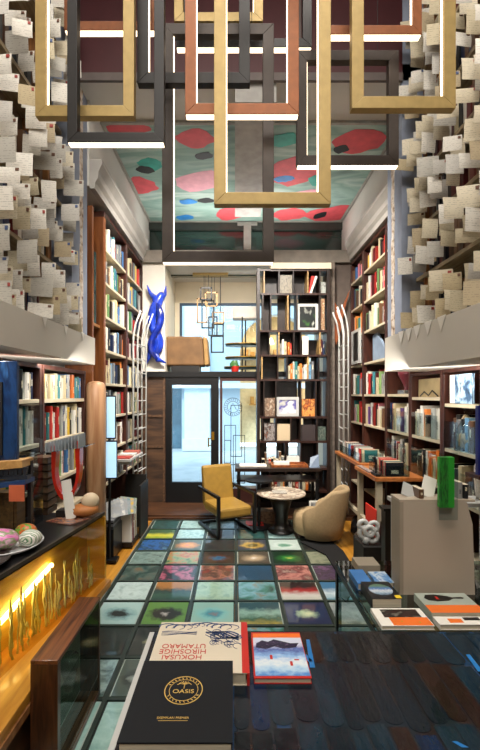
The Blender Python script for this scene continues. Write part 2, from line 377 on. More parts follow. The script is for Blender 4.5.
# ----- fixed side light with an iron grille of squares
s2 = bpy.data.objects.new('window_2', None); COL.objects.link(s2); s2.location = (0.05, 6.0, 0.04); s2['kind'] = 'structure'
obj('window_frame', MB().box(-.225, -.19, 5.98, 6.04, .04, 1.92).box(.34, .37, 5.98, 6.04, .04, 1.92).box(-.19, .34, 5.98, 6.04, 1.86, 1.92).box(-.19, .34, 5.98, 6.04, .04, .25), pm('frame_redbrown', '3a1c16', .5), s2)
obj('pane', MB().box(-.19, .34, 6.0, 6.01, .25, 1.86), clear, s2)
g = MB()
def rect(mb, x0, x1, z0, z1, y, t=.009, d_=.012):
    mb.box(x0, x1, y - d_, y, z0, z0 + t).box(x0, x1, y - d_, y, z1 - t, z1).box(x0, x0 + t, y - d_, y, z0, z1).box(x1 - t, x1, y - d_, y, z0, z1)
for a, bb, c_, d_ in ((283, 318, 255, 375), (302, 336, 195, 350), (309, 345, 285, 430), (283, 303, 300, 370)):
    p0 = P(130 + a / 3, 340 + d_ / 3, 5.97); p1 = P(130 + bb / 3, 340 + c_ / 3, 5.97); rect(g, p0.x, p1.x, p0.z, p1.z, 5.975)
obj('grille', g, black_metal, s2)
# round lettered emblem on the glass: ring with ornament
e = MB(); cx, cz = P(233, 407, 5.97).x, P(233, 407, 5.97).z
for rr_ in (.135, .085):
    pts = [(cx + math.cos(t) * rr_, 5.985, cz + math.sin(t) * rr_) for t in [2 * math.pi * k / 28 for k in range(29)]]
    e.tube(pts, .004, 5, cap=False)
for k in range(22):
    t = 2 * math.pi * k / 22; e.tube([(cx + math.cos(t) * .095, 5.985, cz + math.sin(t) * .095), (cx + math.cos(t + .1) * .125, 5.985, cz + math.sin(t + .1) * .125)], .004, 4)
e.tube([(cx - .05, 5.985, cz - .04), (cx, 5.985, cz + .06), (cx + .05, 5.985, cz - .04)], .005, 5)
obj('emblem', e, dark_paint, s2)

# ================================================================= OUTSIDE
struct('street_pavement', MB().box(-9, 9, 7.2, 13, -0.12, -0.02), pm('street_pavement', 'a8b0b4', 0.7, var=0.1, scale=3))
fac = MB(); stone = pm('pale_stone', 'a9b7c0', 0.8, var=0.06, scale=2)
def arch_wall(mb, x0, x1, z0, z1, y0, y1, openings):
    """wall with arched openings cut in columns"""
    cur = x0
    for (a, b_, zs, n) in openings:
        mb.box(cur, a, y0, y1, z0, z1)
        r = (b_ - a) / 2; cx_ = (a + b_) / 2
        for k in range(n):
            xa = a + (b_ - a) * k / n; xb = a + (b_ - a) * (k + 1) / n
            za = zs + math.sqrt(max(0, r * r - (xa - cx_) ** 2)); zb = zs + math.sqrt(max(0, r * r - (xb - cx_) ** 2))
            mb.poly([(xa, y0, za), (xb, y0, zb), (xb, y0, z1), (xa, y0, z1)], (0, y1 - y0, 0))
        cur = b_
    mb.box(cur, x1, y0, y1, z0, z1)
arch_wall(fac, -9, 9, -0.02, 8, 12.0, 12.4, [(-2.9, -1.6, 2.6, 12), (0.15, 2.3, 3.0, 16), (3.6, 5.4, 3.0, 12)])
bl = thing('stone_building', 'pale stone building with arched shopfront across the street', 'building', (0, 12.2, -0.02))
obj('facade', fac, stone, bl)
obj('pilaster', MB().box(-1.5, -.75, 11.85, 12.0, 0, 5.5).box(-1.55, -.70, 11.8, 12.0, 0, .35), pm('pale_stone_light', 'c3d2da', .8, var=.05), bl)
obj('cornice', MB().box(-9, 9, 11.75, 12.0, 1.85, 2.0), pm('pale_stone_light', 'c3d2da', .8, var=.05), bl)
for x0, x1 in ((-2.9, -1.6), (3.6, 5.4)):
    obj('shop_window', MB().box(x0, x1, 12.3, 12.34, 0, 4.2), pm('shop_window_dark', '4a6472', 0.2, var=.3, scale=2), bl)
# lit shop interior behind the big arch
obj('shop_interior', MB().box(.15, 2.3, 14.0, 14.05, -.02, 4.4).box(.1, .15, 12.4, 14, -.02, 4.4).box(2.3, 2.35, 12.4, 14, -.02, 4.4).box(.1, 2.35, 12.4, 14, 4.35, 4.4), pm('shop_cream', 'c9b48c', .7), bl)
for k, (x, z) in enumerate(((.5, 2.9), (1.0, 2.9), (1.5, 2.9), (.7, 1.3), (1.3, 1.2))):
    obj('display_shelf', MB().box(x - .22, x + .22, 13.5, 13.95, z, z + .04).box(x - .18, x - .05, 13.6, 13.8, z + .04, z + .3).box(x + .02, x + .17, 13.6, 13.8, z + .04, z + .22), pm('shop_ochre', 'a8762c', .5, var=.4, scale=5), bl)
obj('shop_lamp', MB().lathe([(.28, 0), (.22, .18)], (1.0, 13.0, 3.3), 16), pm('shop_lamp', 'ffe9c0', .5, emit=4, var=0), bl)
area('shop_window_light', (1.2, 12.6, 3.6), (1.2, 13.8, 1.5), 1.6, .3, 70, (1, .85, .6))

# ================================================================= FLOOR: LIT PICTURE PANELS UNDER GLASS
T_ = dict(
 k0=('blobs', ['16302e', '27504a', '0d1c1c']), lt=('blobs', ['7fa3a3', 'a8c8c4', '5c8888']), ye=('split', ['6f8b2c', 'c4c03a', '3c5c3a']),  # lt: light teal, with the glass's pale reflection put into the colour
 bl=('blobs', ['0d2a5c', '2b62a0', '12304c', '5c8cac']), og=('center', ['c05868', 'd89034', 'b87830', '4a5440']), dk=('blobs', ['20302c', '38302c', '121818']),
 tg=('blobs', ['4c6460', '7c948c', '2c403c']), gr=('blobs', ['2c5a34', '7a9054', 'b06a38', '204038']), fb=('center', ['24486c', '2c5c7c', '4a2c1c', '2c2018']),
 oc=('center', ['7c6a34', '4c4428', 'b09040', '3c4048']), wg=('center', ['1c5c3c', '6c9c84', 'c8d4cc', 'b4c4bc']), ob=('blobs', ['b0683c', '244864', '885430', '1c2c38']),
 be=('center', ['e4dcd0', 'b8a080', '8c7c64', '4c4438']), gy=('center', ['c0c050', '2c7c34', '1c5424', '0e2c18']), gt=('blobs', ['6c745c', '8c9078', '4c5444']),
 rb=('blobs', ['7c2c20', '4c3428', 'a06450', '6c3020']), se=('bands', ['0c2438', '1c4c74', '3c7c9c', '081828']), cr=('blobs', ['8c3430', 'c08478', '6c2c30', 'b0a090']),
 pu=('blobs', ['1c1428', '4c3858', '2c2430', '6c4c70']), pg=('blobs', ['8cb49c', 'a4c4ac', '7ca08c']), mu=('blobs', ['14302c', '3c7c6c', '70a0a8', '8c7034']),
 rw=('split', ['c4c4b8', 'd0ccc4', 'a41c1c', '200c0c']), lb=('split', ['5c94a8', 'c8d8dc', '2c6c94']), pa=('center', ['a05040', '3c8c9c', '7cbcb8', '8cb8ac']),
 gm=('split', ['a4943c', '2c5c44', '8cb4a4', '1c4c54']), nf=('center', ['dce4c0', 'a8c4a0', '142c54', '10244c']), gp=('blobs', ['7c8888', 'a0a8a4', '5c6868']),
 dg=('blobs', ['2c3c38', '1c3c34', '4c6058', '6c5c44']), dp=('blobs', ['14201c', '201c20', 'b05870', '181c20']), br=('blobs', ['3c2c24', '5c4030', '282420']),
 wa=('blobs', ['a4bcb8', 'bcd0cc', '94aca8']), go=('split', ['1c4434', '2c5444', '14342c', 'a8702c']), wf=('center', ['24302c', '181c1c', '84acac', 'a4c4c0']),
 gs=('center', ['e0ded8', '181c18', '20241c', '5c8c3c']), bk=('blobs', ['0e1a18', '182c28', '1c2420']), sk=('center', ['c8c090', '909064', '1c2c24', '14201c']),
 sp=('center', ['1c2824', 'b8c8c0', '24302c', '44544c']), tw=('blobs', ['6c8c88', '94b0ac', '3c5450']), aq=('blobs', ['8cb4ac', 'a0c4bc', '7ca49c']))
rows = ['k0 lt lt dk dk k0', 'ye lt dk k0 lt dk', 'bl og dk oc wg dk', 'tg gr fb be gy gt', 'dg dp rb se cr pu', 'wa go pg mu rw lb',
        'wf gs pa gm nf gp', 'bk sk dg mu bk dg', 'tw sp dg bk gp dk', 'aq aq gp dk dk dk', 'aq aq dk dk dk dk']
CW, CH, GX, GY = .357, .345, .01, 5.28
gf = bpy.data.objects.new('floor_glass_panels', None); COL.objects.link(gf); gf.location = (0.01, 3.4, -0.02); gf['kind'] = 'structure'
bars = MB()
for k in range(-3, 4): bars.box(GX + k * CW - .012, GX + k * CW + .012, GY - 11 * CH, GY, -.02, .003)
for j in range(12): bars.box(GX - 3 * CW - .012, GX + 3 * CW + .012, GY - j * CH - .012, GY - j * CH + .012, -.02, .002)
obj('floor_grid', bars, pm('dark_steel', '39463f', 0.35, metal=0.4), gf)
edge = MB().box(GX - 3 * CW - .02, GX - 3 * CW - .012, GY - 11 * CH, GY, -.02, .006)
obj('edge_strip', edge, pm('steel_edge', 'a8a8a0', .35, metal=.6), gf)
for j, row in enumerate(rows):
    for k, key in enumerate(row.split()):
        st, cols = T_[key]
        x0 = GX + (k - 3) * CW + .014; y1 = GY - j * CH - .014
        m_ = art('picture_%s_%d_%d' % (key, j, k), cols, st, scale=random.uniform(2.2, 4.5), seed=j * 3.1 + k * 1.7, rough=0.45, coat=0.7)
        border = pm('mat_%s' % ('light' if (j + k) % 3 == 0 else 'dark'), 'a9b8ae' if (j + k) % 3 == 0 else '2a3632', 0.5, coat=0.7)
        mb = MB().box(x0, x0 + CW - .028, y1 - CH + .028, y1, -.02, -.006)
        obj('floor_panel', mb, border, gf)
        inner = MB().box(x0 + .008, x0 + CW - .036, y1 - CH + .036, y1 - .008, -.006, -.003)
        o = obj('floor_picture', inner, m_, gf)

# ================================================================= CEILING PAINTING
pt = thing('ceiling_painting', 'teal painted ceiling panel with red and pink leaf shapes', 'painting', (.17, 5.3, SLAB - .02))
obj('panel', MB().box(-1.36, 1.70, 4.15, 6.46, SLAB - .02, SLAB - .001), art('painted_teal', ['64807a', '94b0a8', '7c9c92', 'acc0b8', '7c9c94'], 'blobs', 2.2, 3, .7, sc3=(1, 3, 1)), pt)
fr = MB(); zf = SLAB - .03
fr.box(-1.39, -1.36, 4.12, 6.49, zf, SLAB - .001).box(1.70, 1.73, 4.12, 6.49, zf, SLAB - .001).box(-1.36, 1.70, 4.12, 4.15, zf, SLAB - .001).box(-1.36, 1.70, 6.46, 6.49, zf, SLAB - .001)
obj('border', fr, pm('pale_border', '9c9a92', .7), pt)
def leafshape(cx_, cy_, a, bb, rot, n=18, seed=0):
    rr = random.Random(seed); out = []
    for i in range(n):
        t = 2 * math.pi * i / n; r = 1 + rr.uniform(-.10, .10)
        x = math.cos(t) * a * r; y = math.sin(t) * bb * r * (0.65 + .35 * math.cos(t + .8) ** 2)
        out.append((cx_ + x + y * rot, cy_ + y))
    return out
def CP(px, py, z=SLAB): # point of the ceiling seen at this pixel
    Y = (z - EYE) * F / (395 - py); return ((px - 235) * Y / F, Y)
red_m = pm('painted_red', 'd0525a', .65, var=.12, scale=9); pink_m = pm('painted_pink', 'd89aa8', .65, var=.1, scale=9)
blk_m = pm('painted_black', '1a1e20', .6); blue_m = pm('painted_blue', '2c7cc0', .6, var=.2); green_m = pm('painted_green', '2c9c8c', .6, var=.2)
for i, (px, py, wpx, hpx, rot, mm) in enumerate([
        (126, 127, 24, 7, .5, red_m), (138, 184, 19, 10, .5, red_m), (195, 137, 19, 11, .6, red_m), (150, 163, 12, 8, .2, green_m),
        (200, 180, 25, 12, .1, pink_m), (292, 170, 26, 17, .3, red_m), (305, 196, 20, 9, 0, pink_m), (358, 140, 27, 15, .4, red_m),
        (340, 212, 34, 10, -.3, red_m), (290, 213, 18, 7, .3, red_m), (232, 212, 16, 8, -.3, red_m), (145, 168, 9, 4.5, .9, blk_m),
        (204, 154, 9, 4.5, 0, blk_m), (206, 199, 9, 3, .4, blk_m), (185, 216, 9, 3, .1, blue_m), (284, 177, 10, 4, .2, blue_m), (284, 138, 16, 8, .1, green_m),
        (318, 178, 10, 7, .3, green_m), (320, 214, 6, 4, -.4, blk_m), (341, 147, 8, 5, .3, blk_m), (188, 200, 9, 3, .2, blue_m)]):
    x, y = CP(px, py); sx = y / F; a = wpx * sx; bb = hpx * y * y / (F * (SLAB - EYE))
    pts = [(max(-1.35, min(1.69, q[0])), max(4.16, min(6.45, q[1]))) for q in leafshape(x, y, a, bb, rot * .5, seed=i)]
    obj('painted_shape', MB().poly([(q[0], q[1], SLAB - .0205 - .0002 * i) for q in pts], (0, 0, -.0012)), mm, pt)

# ================================================================= BOOKS
def book_material(name, attr):
    m, nt, b_ = base_mat(name); N = nt.nodes; L = nt.links
    if attr:
        ca = N.new('ShaderNodeAttribute'); ca.attribute_name = 'col'; colour = ca.outputs['Color']; rnd = None
    else:
        oi = N.new('ShaderNodeObjectInfo'); colour = oi.outputs['Color']; rnd = oi.outputs['Random']
    if not attr:
        tc = N.new('ShaderNodeTexCoord'); sx = N.new('ShaderNodeSeparateXYZ'); L.new(tc.outputs['Generated'], sx.inputs[0])
        # title band: position depends on each book
        a = N.new('ShaderNodeMath'); a.operation = 'MULTIPLY_ADD'; a.inputs[1].default_value = .45; a.inputs[2].default_value = .3; L.new(rnd, a.inputs[0])
        s1 = N.new('ShaderNodeMath'); s1.operation = 'SUBTRACT'; L.new(sx.outputs['Z'], s1.inputs[0]); L.new(a.outputs[0], s1.inputs[1])
        ab = N.new('ShaderNodeMath'); ab.operation = 'ABSOLUTE'; L.new(s1.outputs[0], ab.inputs[0])
        lt = N.new('ShaderNodeMath'); lt.operation = 'LESS_THAN'; lt.inputs[1].default_value = .13; L.new(ab.outputs[0], lt.inputs[0])
        xx = N.new('ShaderNodeMath'); xx.operation = 'SUBTRACT'; xx.inputs[1].default_value = .5; L.new(sx.outputs['X'], xx.inputs[0])
        xa = N.new('ShaderNodeMath'); xa.operation = 'ABSOLUTE'; L.new(xx.outputs[0], xa.inputs[0])
        xl = N.new('ShaderNodeMath'); xl.operation = 'LESS_THAN'; xl.inputs[1].default_value = .2; L.new(xa.outputs[0], xl.inputs[0])
        nz = N.new('ShaderNodeTexNoise'); nz.inputs['Scale'].default_value = 30; L.new(tc.outputs['Generated'], nz.inputs['Vector'])
        ng = N.new('ShaderNodeMath'); ng.operation = 'GREATER_THAN'; ng.inputs[1].default_value = .47; L.new(nz.outputs['Fac'], ng.inputs[0])
        m1 = N.new('ShaderNodeMath'); m1.operation = 'MULTIPLY'; L.new(lt.outputs[0], m1.inputs[0]); L.new(xl.outputs[0], m1.inputs[1])
        m2 = N.new('ShaderNodeMath'); m2.operation = 'MULTIPLY'; L.new(m1.outputs[0], m2.inputs[0]); L.new(ng.outputs[0], m2.inputs[1])
        bw = N.new('ShaderNodeRGBToBW'); L.new(colour, bw.inputs[0])
        gt = N.new('ShaderNodeMath'); gt.operation = 'LESS_THAN'; gt.inputs[1].default_value = .25; L.new(bw.outputs[0], gt.inputs[0])
        ink = N.new('ShaderNodeMix'); ink.data_type = 'RGBA'; ink.inputs[6].default_value = (.03, .03, .04, 1); ink.inputs[7].default_value = (.8, .72, .5, 1); L.new(gt.outputs[0], ink.inputs[0])
        mx = N.new('ShaderNodeMix'); mx.data_type = 'RGBA'; L.new(m2.outputs[0], mx.inputs[0]); L.new(colour, mx.inputs[6]); L.new(ink.outputs[2], mx.inputs[7])
        colour = mx.outputs[2]
    L.new(colour, b_.inputs['Base Color']); b_.inputs['Roughness'].default_value = .38
    return m
bookm = book_material('book_cover', False); bookstuff = book_material('book_cover_far', True)
pagem = pm('book_pages', 'd4c8ae', .8, var=.05)
# unit book: width along X, spine faces -Y (slightly rounded), height Z
ub = MB()
prof = [(-.5, .06), (-.3, .015), (0, 0), (.3, .015), (.5, .06), (.5, 1), (-.5, 1)]
ub.poly([(x, y, 0) for x, y in prof], (0, 0, 1))
proto_me = bpy.data.meshes.new('book')
proto_me.from_pydata([tuple(v) for v in ub.v], [], ub.f)
proto_me.materials.append(bookm); proto_me.materials.append(pagem)
for p in proto_me.polygons:
    if abs(p.normal.z) > .9 or p.normal.y > .9: p.material_index = 1
COLS = {'white': ['d8d4ca', 'e4e0d8', 'cfcabc'], 'cream': ['cbbf9c', 'bcae8c'], 'grey': ['8c8c88', '6c7074', 'a4a49e'], 'black': ['16161a', '22201e', '101418'],
        'red': ['a02420', 'bc3830', '84201c'], 'dark red': ['5c1c1c', '4a1618'], 'orange': ['cc6a28', 'd8803c'], 'yellow': ['d0b040', 'c8a434'],
        'green': ['3c6c40', '587c4c', '7c9c60'], 'teal': ['2c6c6c', '3c7c84'], 'blue': ['2c5488', '3c6ca0', '6c9cc0'], 'navy': ['1a2848', '202c50'],
        'brown': ['5c402c', '6c4c34', '483020'], 'pink': ['c87884', 'd08c90'], 'purple': ['5c3c6c', '4c3464']}
PAL = ['white'] * 7 + ['cream'] * 5 + ['grey'] * 4 + ['black'] * 4 + ['red'] * 3 + ['dark red'] * 2 + ['orange', 'yellow', 'green', 'green', 'teal', 'blue', 'blue', 'navy', 'brown', 'brown', 'pink', 'purple']
BK = []   # pending book specs
def shelf_books(side, xf, y0, y1, z, hmax, case, shelf_i, tmin=.03, tmax=.055, fill=.93, pal=PAL, hr=(.62, .93), gap=.03):
    """books standing on one shelf. side -1 left wall (spines face +X), +1 right wall (spines face -X)"""
    y = y1 - .02; n = 0
    while y > y0 + .05:
        t = random.uniform(tmin, tmax)
        if random.random() < .04: y -= random.uniform(.02, .08)
        if y - t < y0 + .01 or (y1 - y) > (y1 - y0) * fill: break
        h = hmax * random.uniform(*hr); c_ = random.choice(pal)
        dpt = random.uniform(.17, .22); xfr = xf + side * random.uniform(.015, gap + .02)
        BK.append(dict(side=side, x=xfr, y=y - t / 2, z=z, t=t * .96, h=h, d=dpt, c=c_, hex=random.choice(COLS[c_]), case=case, sh=shelf_i, n=n, lean=0))
        n += 1; y -= t
def flush_books(limit=275):
    def score(b_):
        px = 235 + b_['x'] * F / b_['y']; py0 = 395 - (b_['z'] - EYE) * F / b_['y']
        if px < -4 or px > 484 or py0 < -10: return 0
        s_ = b_['h'] * b_['t'] * abs(b_['x']) / b_['y'] ** 3
        if b_['case'] in ('gallery over counter', 'gallery opposite counter'): s_ *= .05
        return s_
    BK.sort(key=score, reverse=True)
    first = True
    for b_ in BK[:limit]:
        o = bpy.data.objects.new('book', proto_me); COL.objects.link(o)
        o.location = (b_['x'], b_['y'], b_['z'] + .001); o.rotation_euler = (0, 0, R(90) if b_['side'] < 0 else R(-90))
        o.scale = (b_['t'], b_['d'], b_['h']); o.color = hx(b_['hex'])
        th = 'thick' if b_['t'] > .044 else 'slim'; tl = 'tall' if b_['h'] > .25 else 'short'
        tag(o, '%s %s %s book, %s from far end, %s shelf of %s' % (tl, th, b_['c'], ORD[min(b_['n'], 48)], b_['sh'], b_['case']), 'book', 'books on the wall bookcases')
    mb = MB(); cols = []
    for b_ in BK[limit:]:
        s_ = b_['side']
        mb.box(b_['x'], b_['x'] + s_ * b_['d'], b_['y'] - b_['t'] / 2, b_['y'] + b_['t'] / 2, b_['z'] + .001, b_['z'] + b_['h']); cols += [hx(b_['hex'])] * 6
    if mb.v:
        o = obj('packed_books', mb, bookstuff, label='remaining small packed book spines on the far and upper wall shelves', cat='books', kind='stuff')
        a = o.data.color_attributes.new('col', 'FLOAT_COLOR', 'CORNER')
        for p in o.data.polygons:
            for li in p.loop_indices: a.data[li].color = cols[p.index]

def bookcase(side, xf, depth, y0, y1, zs, ztop, label, post=case_red, shelfm=shelf_cream, t=.028, back=True, z0=0.0, post_t=.03, near_post=True, far_post=True):
    xb = xf + side * depth
    root = thing('bookcase', label, 'bookcase', ((xf + xb) / 2, (y0 + y1) / 2, z0))
    if near_post: obj('side_panel', MB().box(xf, xb, y0, y0 + post_t, z0, ztop), post, root, bevel=.002)
    if far_post: obj('side_panel', MB().box(xf, xb, y1 - post_t, y1, z0, ztop), post, root, bevel=.002)
    if back: obj('back_panel', MB().box(xb, xb + side * .02, y0, y1, z0, ztop), dark_back, root)
    for z in zs: obj('shelf', MB().box(xf + side * .004, xb, y0 + post_t + .001, y1 - post_t - .001, z - t, z), shelfm, root, bevel=.002)
    obj('top_board', MB().box(xf, xb, y0, y1, ztop, ztop + .03), post, root)
    return root

# --- tall bookcases, far left wall
LZ = [.34, .70, 1.06, 1.42, 1.78, 2.14, 2.50, 2.86, 3.22]
names = [['lowest'], []]
SH = ['lowest', 'second', 'third', 'fourth', 'fifth', 'sixth', 'seventh', 'eighth', 'top', 'top']
bookcase(-1, -1.38, .28, 4.22, 5.10, LZ, 3.56, 'tall red-brown bookcase opposite the cream tub chair, before the wire rack', post=case_red)
bookcase(-1, -1.38, .28, 5.11, 5.98, LZ, 3.56, 'tall bookcase in the corner beside the wall with the blue sculpture', post=case_red)
for bi, (a, b_, nm) in enumerate(((4.25, 5.07, 'tablet bookcase'), (5.14, 5.95, 'corner bookcase'))):
    for i, z in enumerate(LZ):
        if z < .6: continue
        shelf_books(-1, -1.38, a, b_, z, .31, nm, SH[i], tmin=.04, tmax=.07, fill=random.choice([1, 1, .93]))
# wood end panel and dark glass tube before it
ep = thing('end_panel', 'tall orange-brown board closing the bookcase behind the grey pillar', 'wood panel', (-1.42, 4.10, 0))
obj('board', MB().box(-1.66, -1.36, 4.15, 4.21, 0, 3.5), wood('orange_wood', '5c3218', '8c5228', .35, 2, (10, 10, 1)), ep, bevel=.003)
obj('rear_board', MB().box(-1.66, -1.39, 3.90, 3.94, 0, 3.5), wood('orange_wood', '5c3218', '8c5228', .35, 2, (10, 10, 1)), ep, bevel=.003)
obj('cross_board', MB().box(-1.64, -1.40, 3.94, 4.15, 2.34, 2.37), case_wood, ep)
tb = obj('glass_tube', MB().lathe([(.055, 0), (.055, .72), (.03, .74)], (-1.46, 4.045, 2.37), 16), pm('dark_green_glass', '2c3c3a', .1, coat=.6, var=.5, scale=14), label='dark marbled glass cylinder standing in the niche by the tall bookcase', cat='vase')

# --- low bookcases under the left pelmet
LN = [.42, .72, 1.00, 1.31, 1.62]
bookcase(-1, -1.38, .30, 2.87, 3.70, LN, 1.84, 'low bookcase under the pale pelmet, next to the wooden column')
bookcase(-1, -1.38, .30, 2.02, 2.86, LN, 1.84, 'low bookcase under the pale pelmet behind the blue picture')
near_pal = ['white', 'white', 'cream', 'red', 'orange', 'yellow', 'black', 'navy', 'blue', 'green', 'purple', 'grey', 'teal', 'cream', 'white']
for (a, b_, nm) in ((2.90, 3.67, 'bookcase by column'), (2.05, 2.83, 'bookcase behind blue picture')):
    for i, z in enumerate(LN[2:]):
        shelf_books(-1, -1.38, a, b_, z, .27, nm, ['lower', 'middle', 'upper'][i], tmin=.022, tmax=.05, pal=near_pal, hr=(.7, .97) if z < 1.5 else (.62, .76), fill=random.choice([.86, 1, .93]))
# --- right wall: tall bookcases
RZ = [.40, .90, 1.265, 1.66, 2.08, 2.50, 2.90, 3.30]
RN = ['lowest', 'second', 'third', 'fourth', 'fifth', 'sixth', 'seventh', 'top']
bays = [(3.95, 4.57, 'bookcase nearest grey pilaster'), (4.58, 5.39, 'bookcase behind tub chair'), (5.40, 5.98, 'bookcase beside ladder')]
for a, b_, nm in bays:
    bookcase(1, 1.725, .30, a, b_, RZ, 3.58, 'tall dark bookcase, the ' + nm, post=case_red)
    for i, z in enumerate(RZ):
        if z < .6 or (i == 1 and a > 4): continue
        if i == 3 and b_ == 4.57: continue
        if i == 4 and b_ == 5.39: continue
        shelf_books(1, 1.725, a + .03, b_ - .03, z, .34, nm, RN[i], tmin=.028, tmax=.055, fill=random.choice([1, .9, .8]), hr=(.6, .9) if i < 7 else (.5, .75))
# low bays under the right pelmet
RL = [.40, .88, 1.265, 1.63]
lows = [(3.34, 3.94, 'low bay beyond green book'), (2.79, 3.33, 'low bay behind green book'), (2.2, 2.78, 'low bay behind blue folder')]
for a, b_, nm in lows:
    bookcase(1, 1.725, .30, a, b_, RL if a > 3 else [z - .05 for z in RL], 1.83, 'dark-posted bookcase under the pelmet, the ' + nm, post=case_red)
    for i, z in enumerate(RL if a > 3 else [z - .05 for z in RL]):
        if z < .6 or i == 3: continue
        shelf_books(1, 1.725, a + .03, b_ - .03, z, .32, nm, RN[i], tmin=.03, tmax=.06, fill=random.choice([.9, .75]), hr=(.6, .9), pal=['white', 'grey', 'black', 'grey', 'white', 'cream', 'brown', 'blue', 'black', 'orange'])
# clear sleeves standing in front of the books (shrink-wrapped stock)
k = 0
for a, b_, nm in lows[:2] + bays[:1]:
    for i, z in enumerate((.88, 1.265)):
        L_ = (b_ - a) / 2
        for q in range(2):
            ya = a + .05 + q * (L_ - .03)
            if a < 3: z_ = z - .05
            else: z_ = z
            o = obj('clear_sleeve', MB().box(1.712, 1.716, ya, ya + L_ - .07, z_ + .004, z_ + random.uniform(.2, .29)), acrylic,
                    label='clear plastic sleeve leaning before books, %s half, %s shelf, %s' % (['near', 'far'][q], ['second', 'third'][i], nm), cat='plastic sleeve', group='clear sleeves before the wall books')

# --- gallery shelves above the pelmets, where the cards hang
gz_l = [2.17, 2.75, 3.31, 3.93, 4.63, 5.25]; gz_r = [2.17, 2.69, 3.13, 3.58, 4.02, 4.48, 4.95]
def gallery(side, xf, y0, y1, zs, label, nm):
    root = thing('gallery_shelf', label, 'bookshelf', (xf, (y0 + y1) / 2, 2.165))
    xb = X_L if side < 0 else X_R
    obj('back_panel', MB().box(xb, xb - side * .02, y0, y1, 2.165, CEIL - .01), pm('gallery_back', '6c5844', .7), root)
    for i, z in enumerate(zs):
        if z < 2.3: continue
        obj('shelf', MB().box(xf, xb - side * .021, y0, y1, z - .03, z), wood('gallery_board', '7c6c50', 'a8987c', .5), root)
    yy = y0 + .35
    while yy < y1:
        obj('upright', MB().box(xf - side * -.02, xb - side * .021, yy, yy + .03, 2.165, CEIL - .02), case_wood, root); yy += .85
    for i, z in enumerate(zs[:-1]):
        z_ = z if z > 2.3 else 2.165
        shelf_books(side, xf + side * .02, y0 + .02, y1 - .02, z_, .36, nm, ['first', 'second', 'third', 'fourth', 'fifth', 'sixth'][i], tmin=.035, tmax=.06, pal=['black', 'brown', 'navy', 'white', 'grey', 'dark red', 'brown', 'black', 'cream'])
gallery(-1, -1.50, 1.2, 3.46, gz_l, 'wooden gallery shelves above the counter, hung with paper cards', 'gallery over counter')
gallery(1, 1.62, 1.4, 3.58, gz_r, 'wooden gallery shelves above the beige stand, hung with paper cards', 'gallery opposite counter')
flush_books()

# ================================================================= HANGING CARDS
def card_material(name, colr):
    m, nt, b_ = base_mat(name); N = nt.nodes; L = nt.links
    tc = N.new('ShaderNodeTexCoord'); oi = N.new('ShaderNodeObjectInfo')
    # written lines: wave across height broken by noise
    wv = N.new('ShaderNodeTexWave'); wv.bands_direction = 'Z'; wv.inputs['Scale'].default_value = 3.2; wv.inputs['Distortion'].default_value = .4
    L.new(tc.outputs['Generated'], wv.inputs['Vector'])
    nz = N.new('ShaderNodeTexNoise'); nz.noise_dimensions = '4D'; nz.inputs['Scale'].default_value = 9; L.new(tc.outputs['Generated'], nz.inputs['Vector']); L.new(oi.outputs['Random'], nz.inputs['W'])
    g1 = N.new('ShaderNodeMath'); g1.operation = 'GREATER_THAN'; g1.inputs[1].default_value = .82; L.new(wv.outputs['Fac'], g1.inputs[0])
    g2 = N.new('ShaderNodeMath'); g2.operation = 'GREATER_THAN'; g2.inputs[1].default_value = .52; L.new(nz.outputs['Fac'], g2.inputs[0])
    mm = N.new('ShaderNodeMath'); mm.operation = 'MULTIPLY'; L.new(g1.outputs[0], mm.inputs[0]); L.new(g2.outputs[0], mm.inputs[1])
    m3 = N.new('ShaderNodeMath'); m3.operation = 'MULTIPLY'; m3.inputs[1].default_value = .35; L.new(mm.outputs[0], m3.inputs[0])
    mx = N.new('ShaderNodeMix'); mx.data_type = 'RGBA'; L.new(m3.outputs[0], mx.inputs[0]); mx.inputs[7].default_value = (.06, .05, .05, 1)
    L.new(oi.outputs['Color'], mx.inputs[6]); L.new(mx.outputs[2], b_.inputs['Base Color']); b_.inputs['Roughness'].default_value = .75
    return m
cardm = card_material('card_paper', None)
stamps = {'red': pm('stamp_red', '9c4038', .6), 'blue': pm('stamp_blue', '4c5c84', .6), 'brown': pm('stamp_brown', '6c4c3c', .6), 'no': None}
card_me = {}
for key, sm in stamps.items():
    for bend in (0, 1):
        mb = MB(); n = 5; vs = []; fs = []
        # gently curved card, hung from its top edge at the origin
        for side_ in (0, 1):
            for i in range(n + 1):
                z = -i / n; y = (.06 if bend else .02) * math.sin(math.pi * i / n) * -1 + (side_ * .012)
                vs += [(-.5, y, z), (.5, y, z)]
        o2 = 2 * (n + 1)
        for i in range(n):
            fs.append((2 * i, 2 * i + 2, 2 * i + 3, 2 * i + 1)); fs.append((o2 + 2 * i, o2 + 2 * i + 1, o2 + 2 * i + 3, o2 + 2 * i + 2))
            fs.append((2 * i, o2 + 2 * i, o2 + 2 * i + 2, 2 * i + 2)); fs.append((2 * i + 1, 2 * i + 3, o2 + 2 * i + 3, o2 + 2 * i + 1))
        fs.append((0, 1, o2 + 1, o2)); fs.append((2 * n, o2 + 2 * n, o2 + 2 * n + 1, 2 * n + 1))
        mb.add(vs, fs, 0)
        if sm: mb.box(.28, .42, -.085 if bend else -.05, 0.0, -.24, -.09, 1)
        me = bpy.data.meshes.new('card'); me.from_pydata([tuple(v) for v in mb.v], [], mb.f); me.materials.append(cardm)
        if sm: me.materials.append(sm)
        for p, mi in zip(me.polygons, mb.m): p.material_index = mi
        card_me[(key, bend)] = me
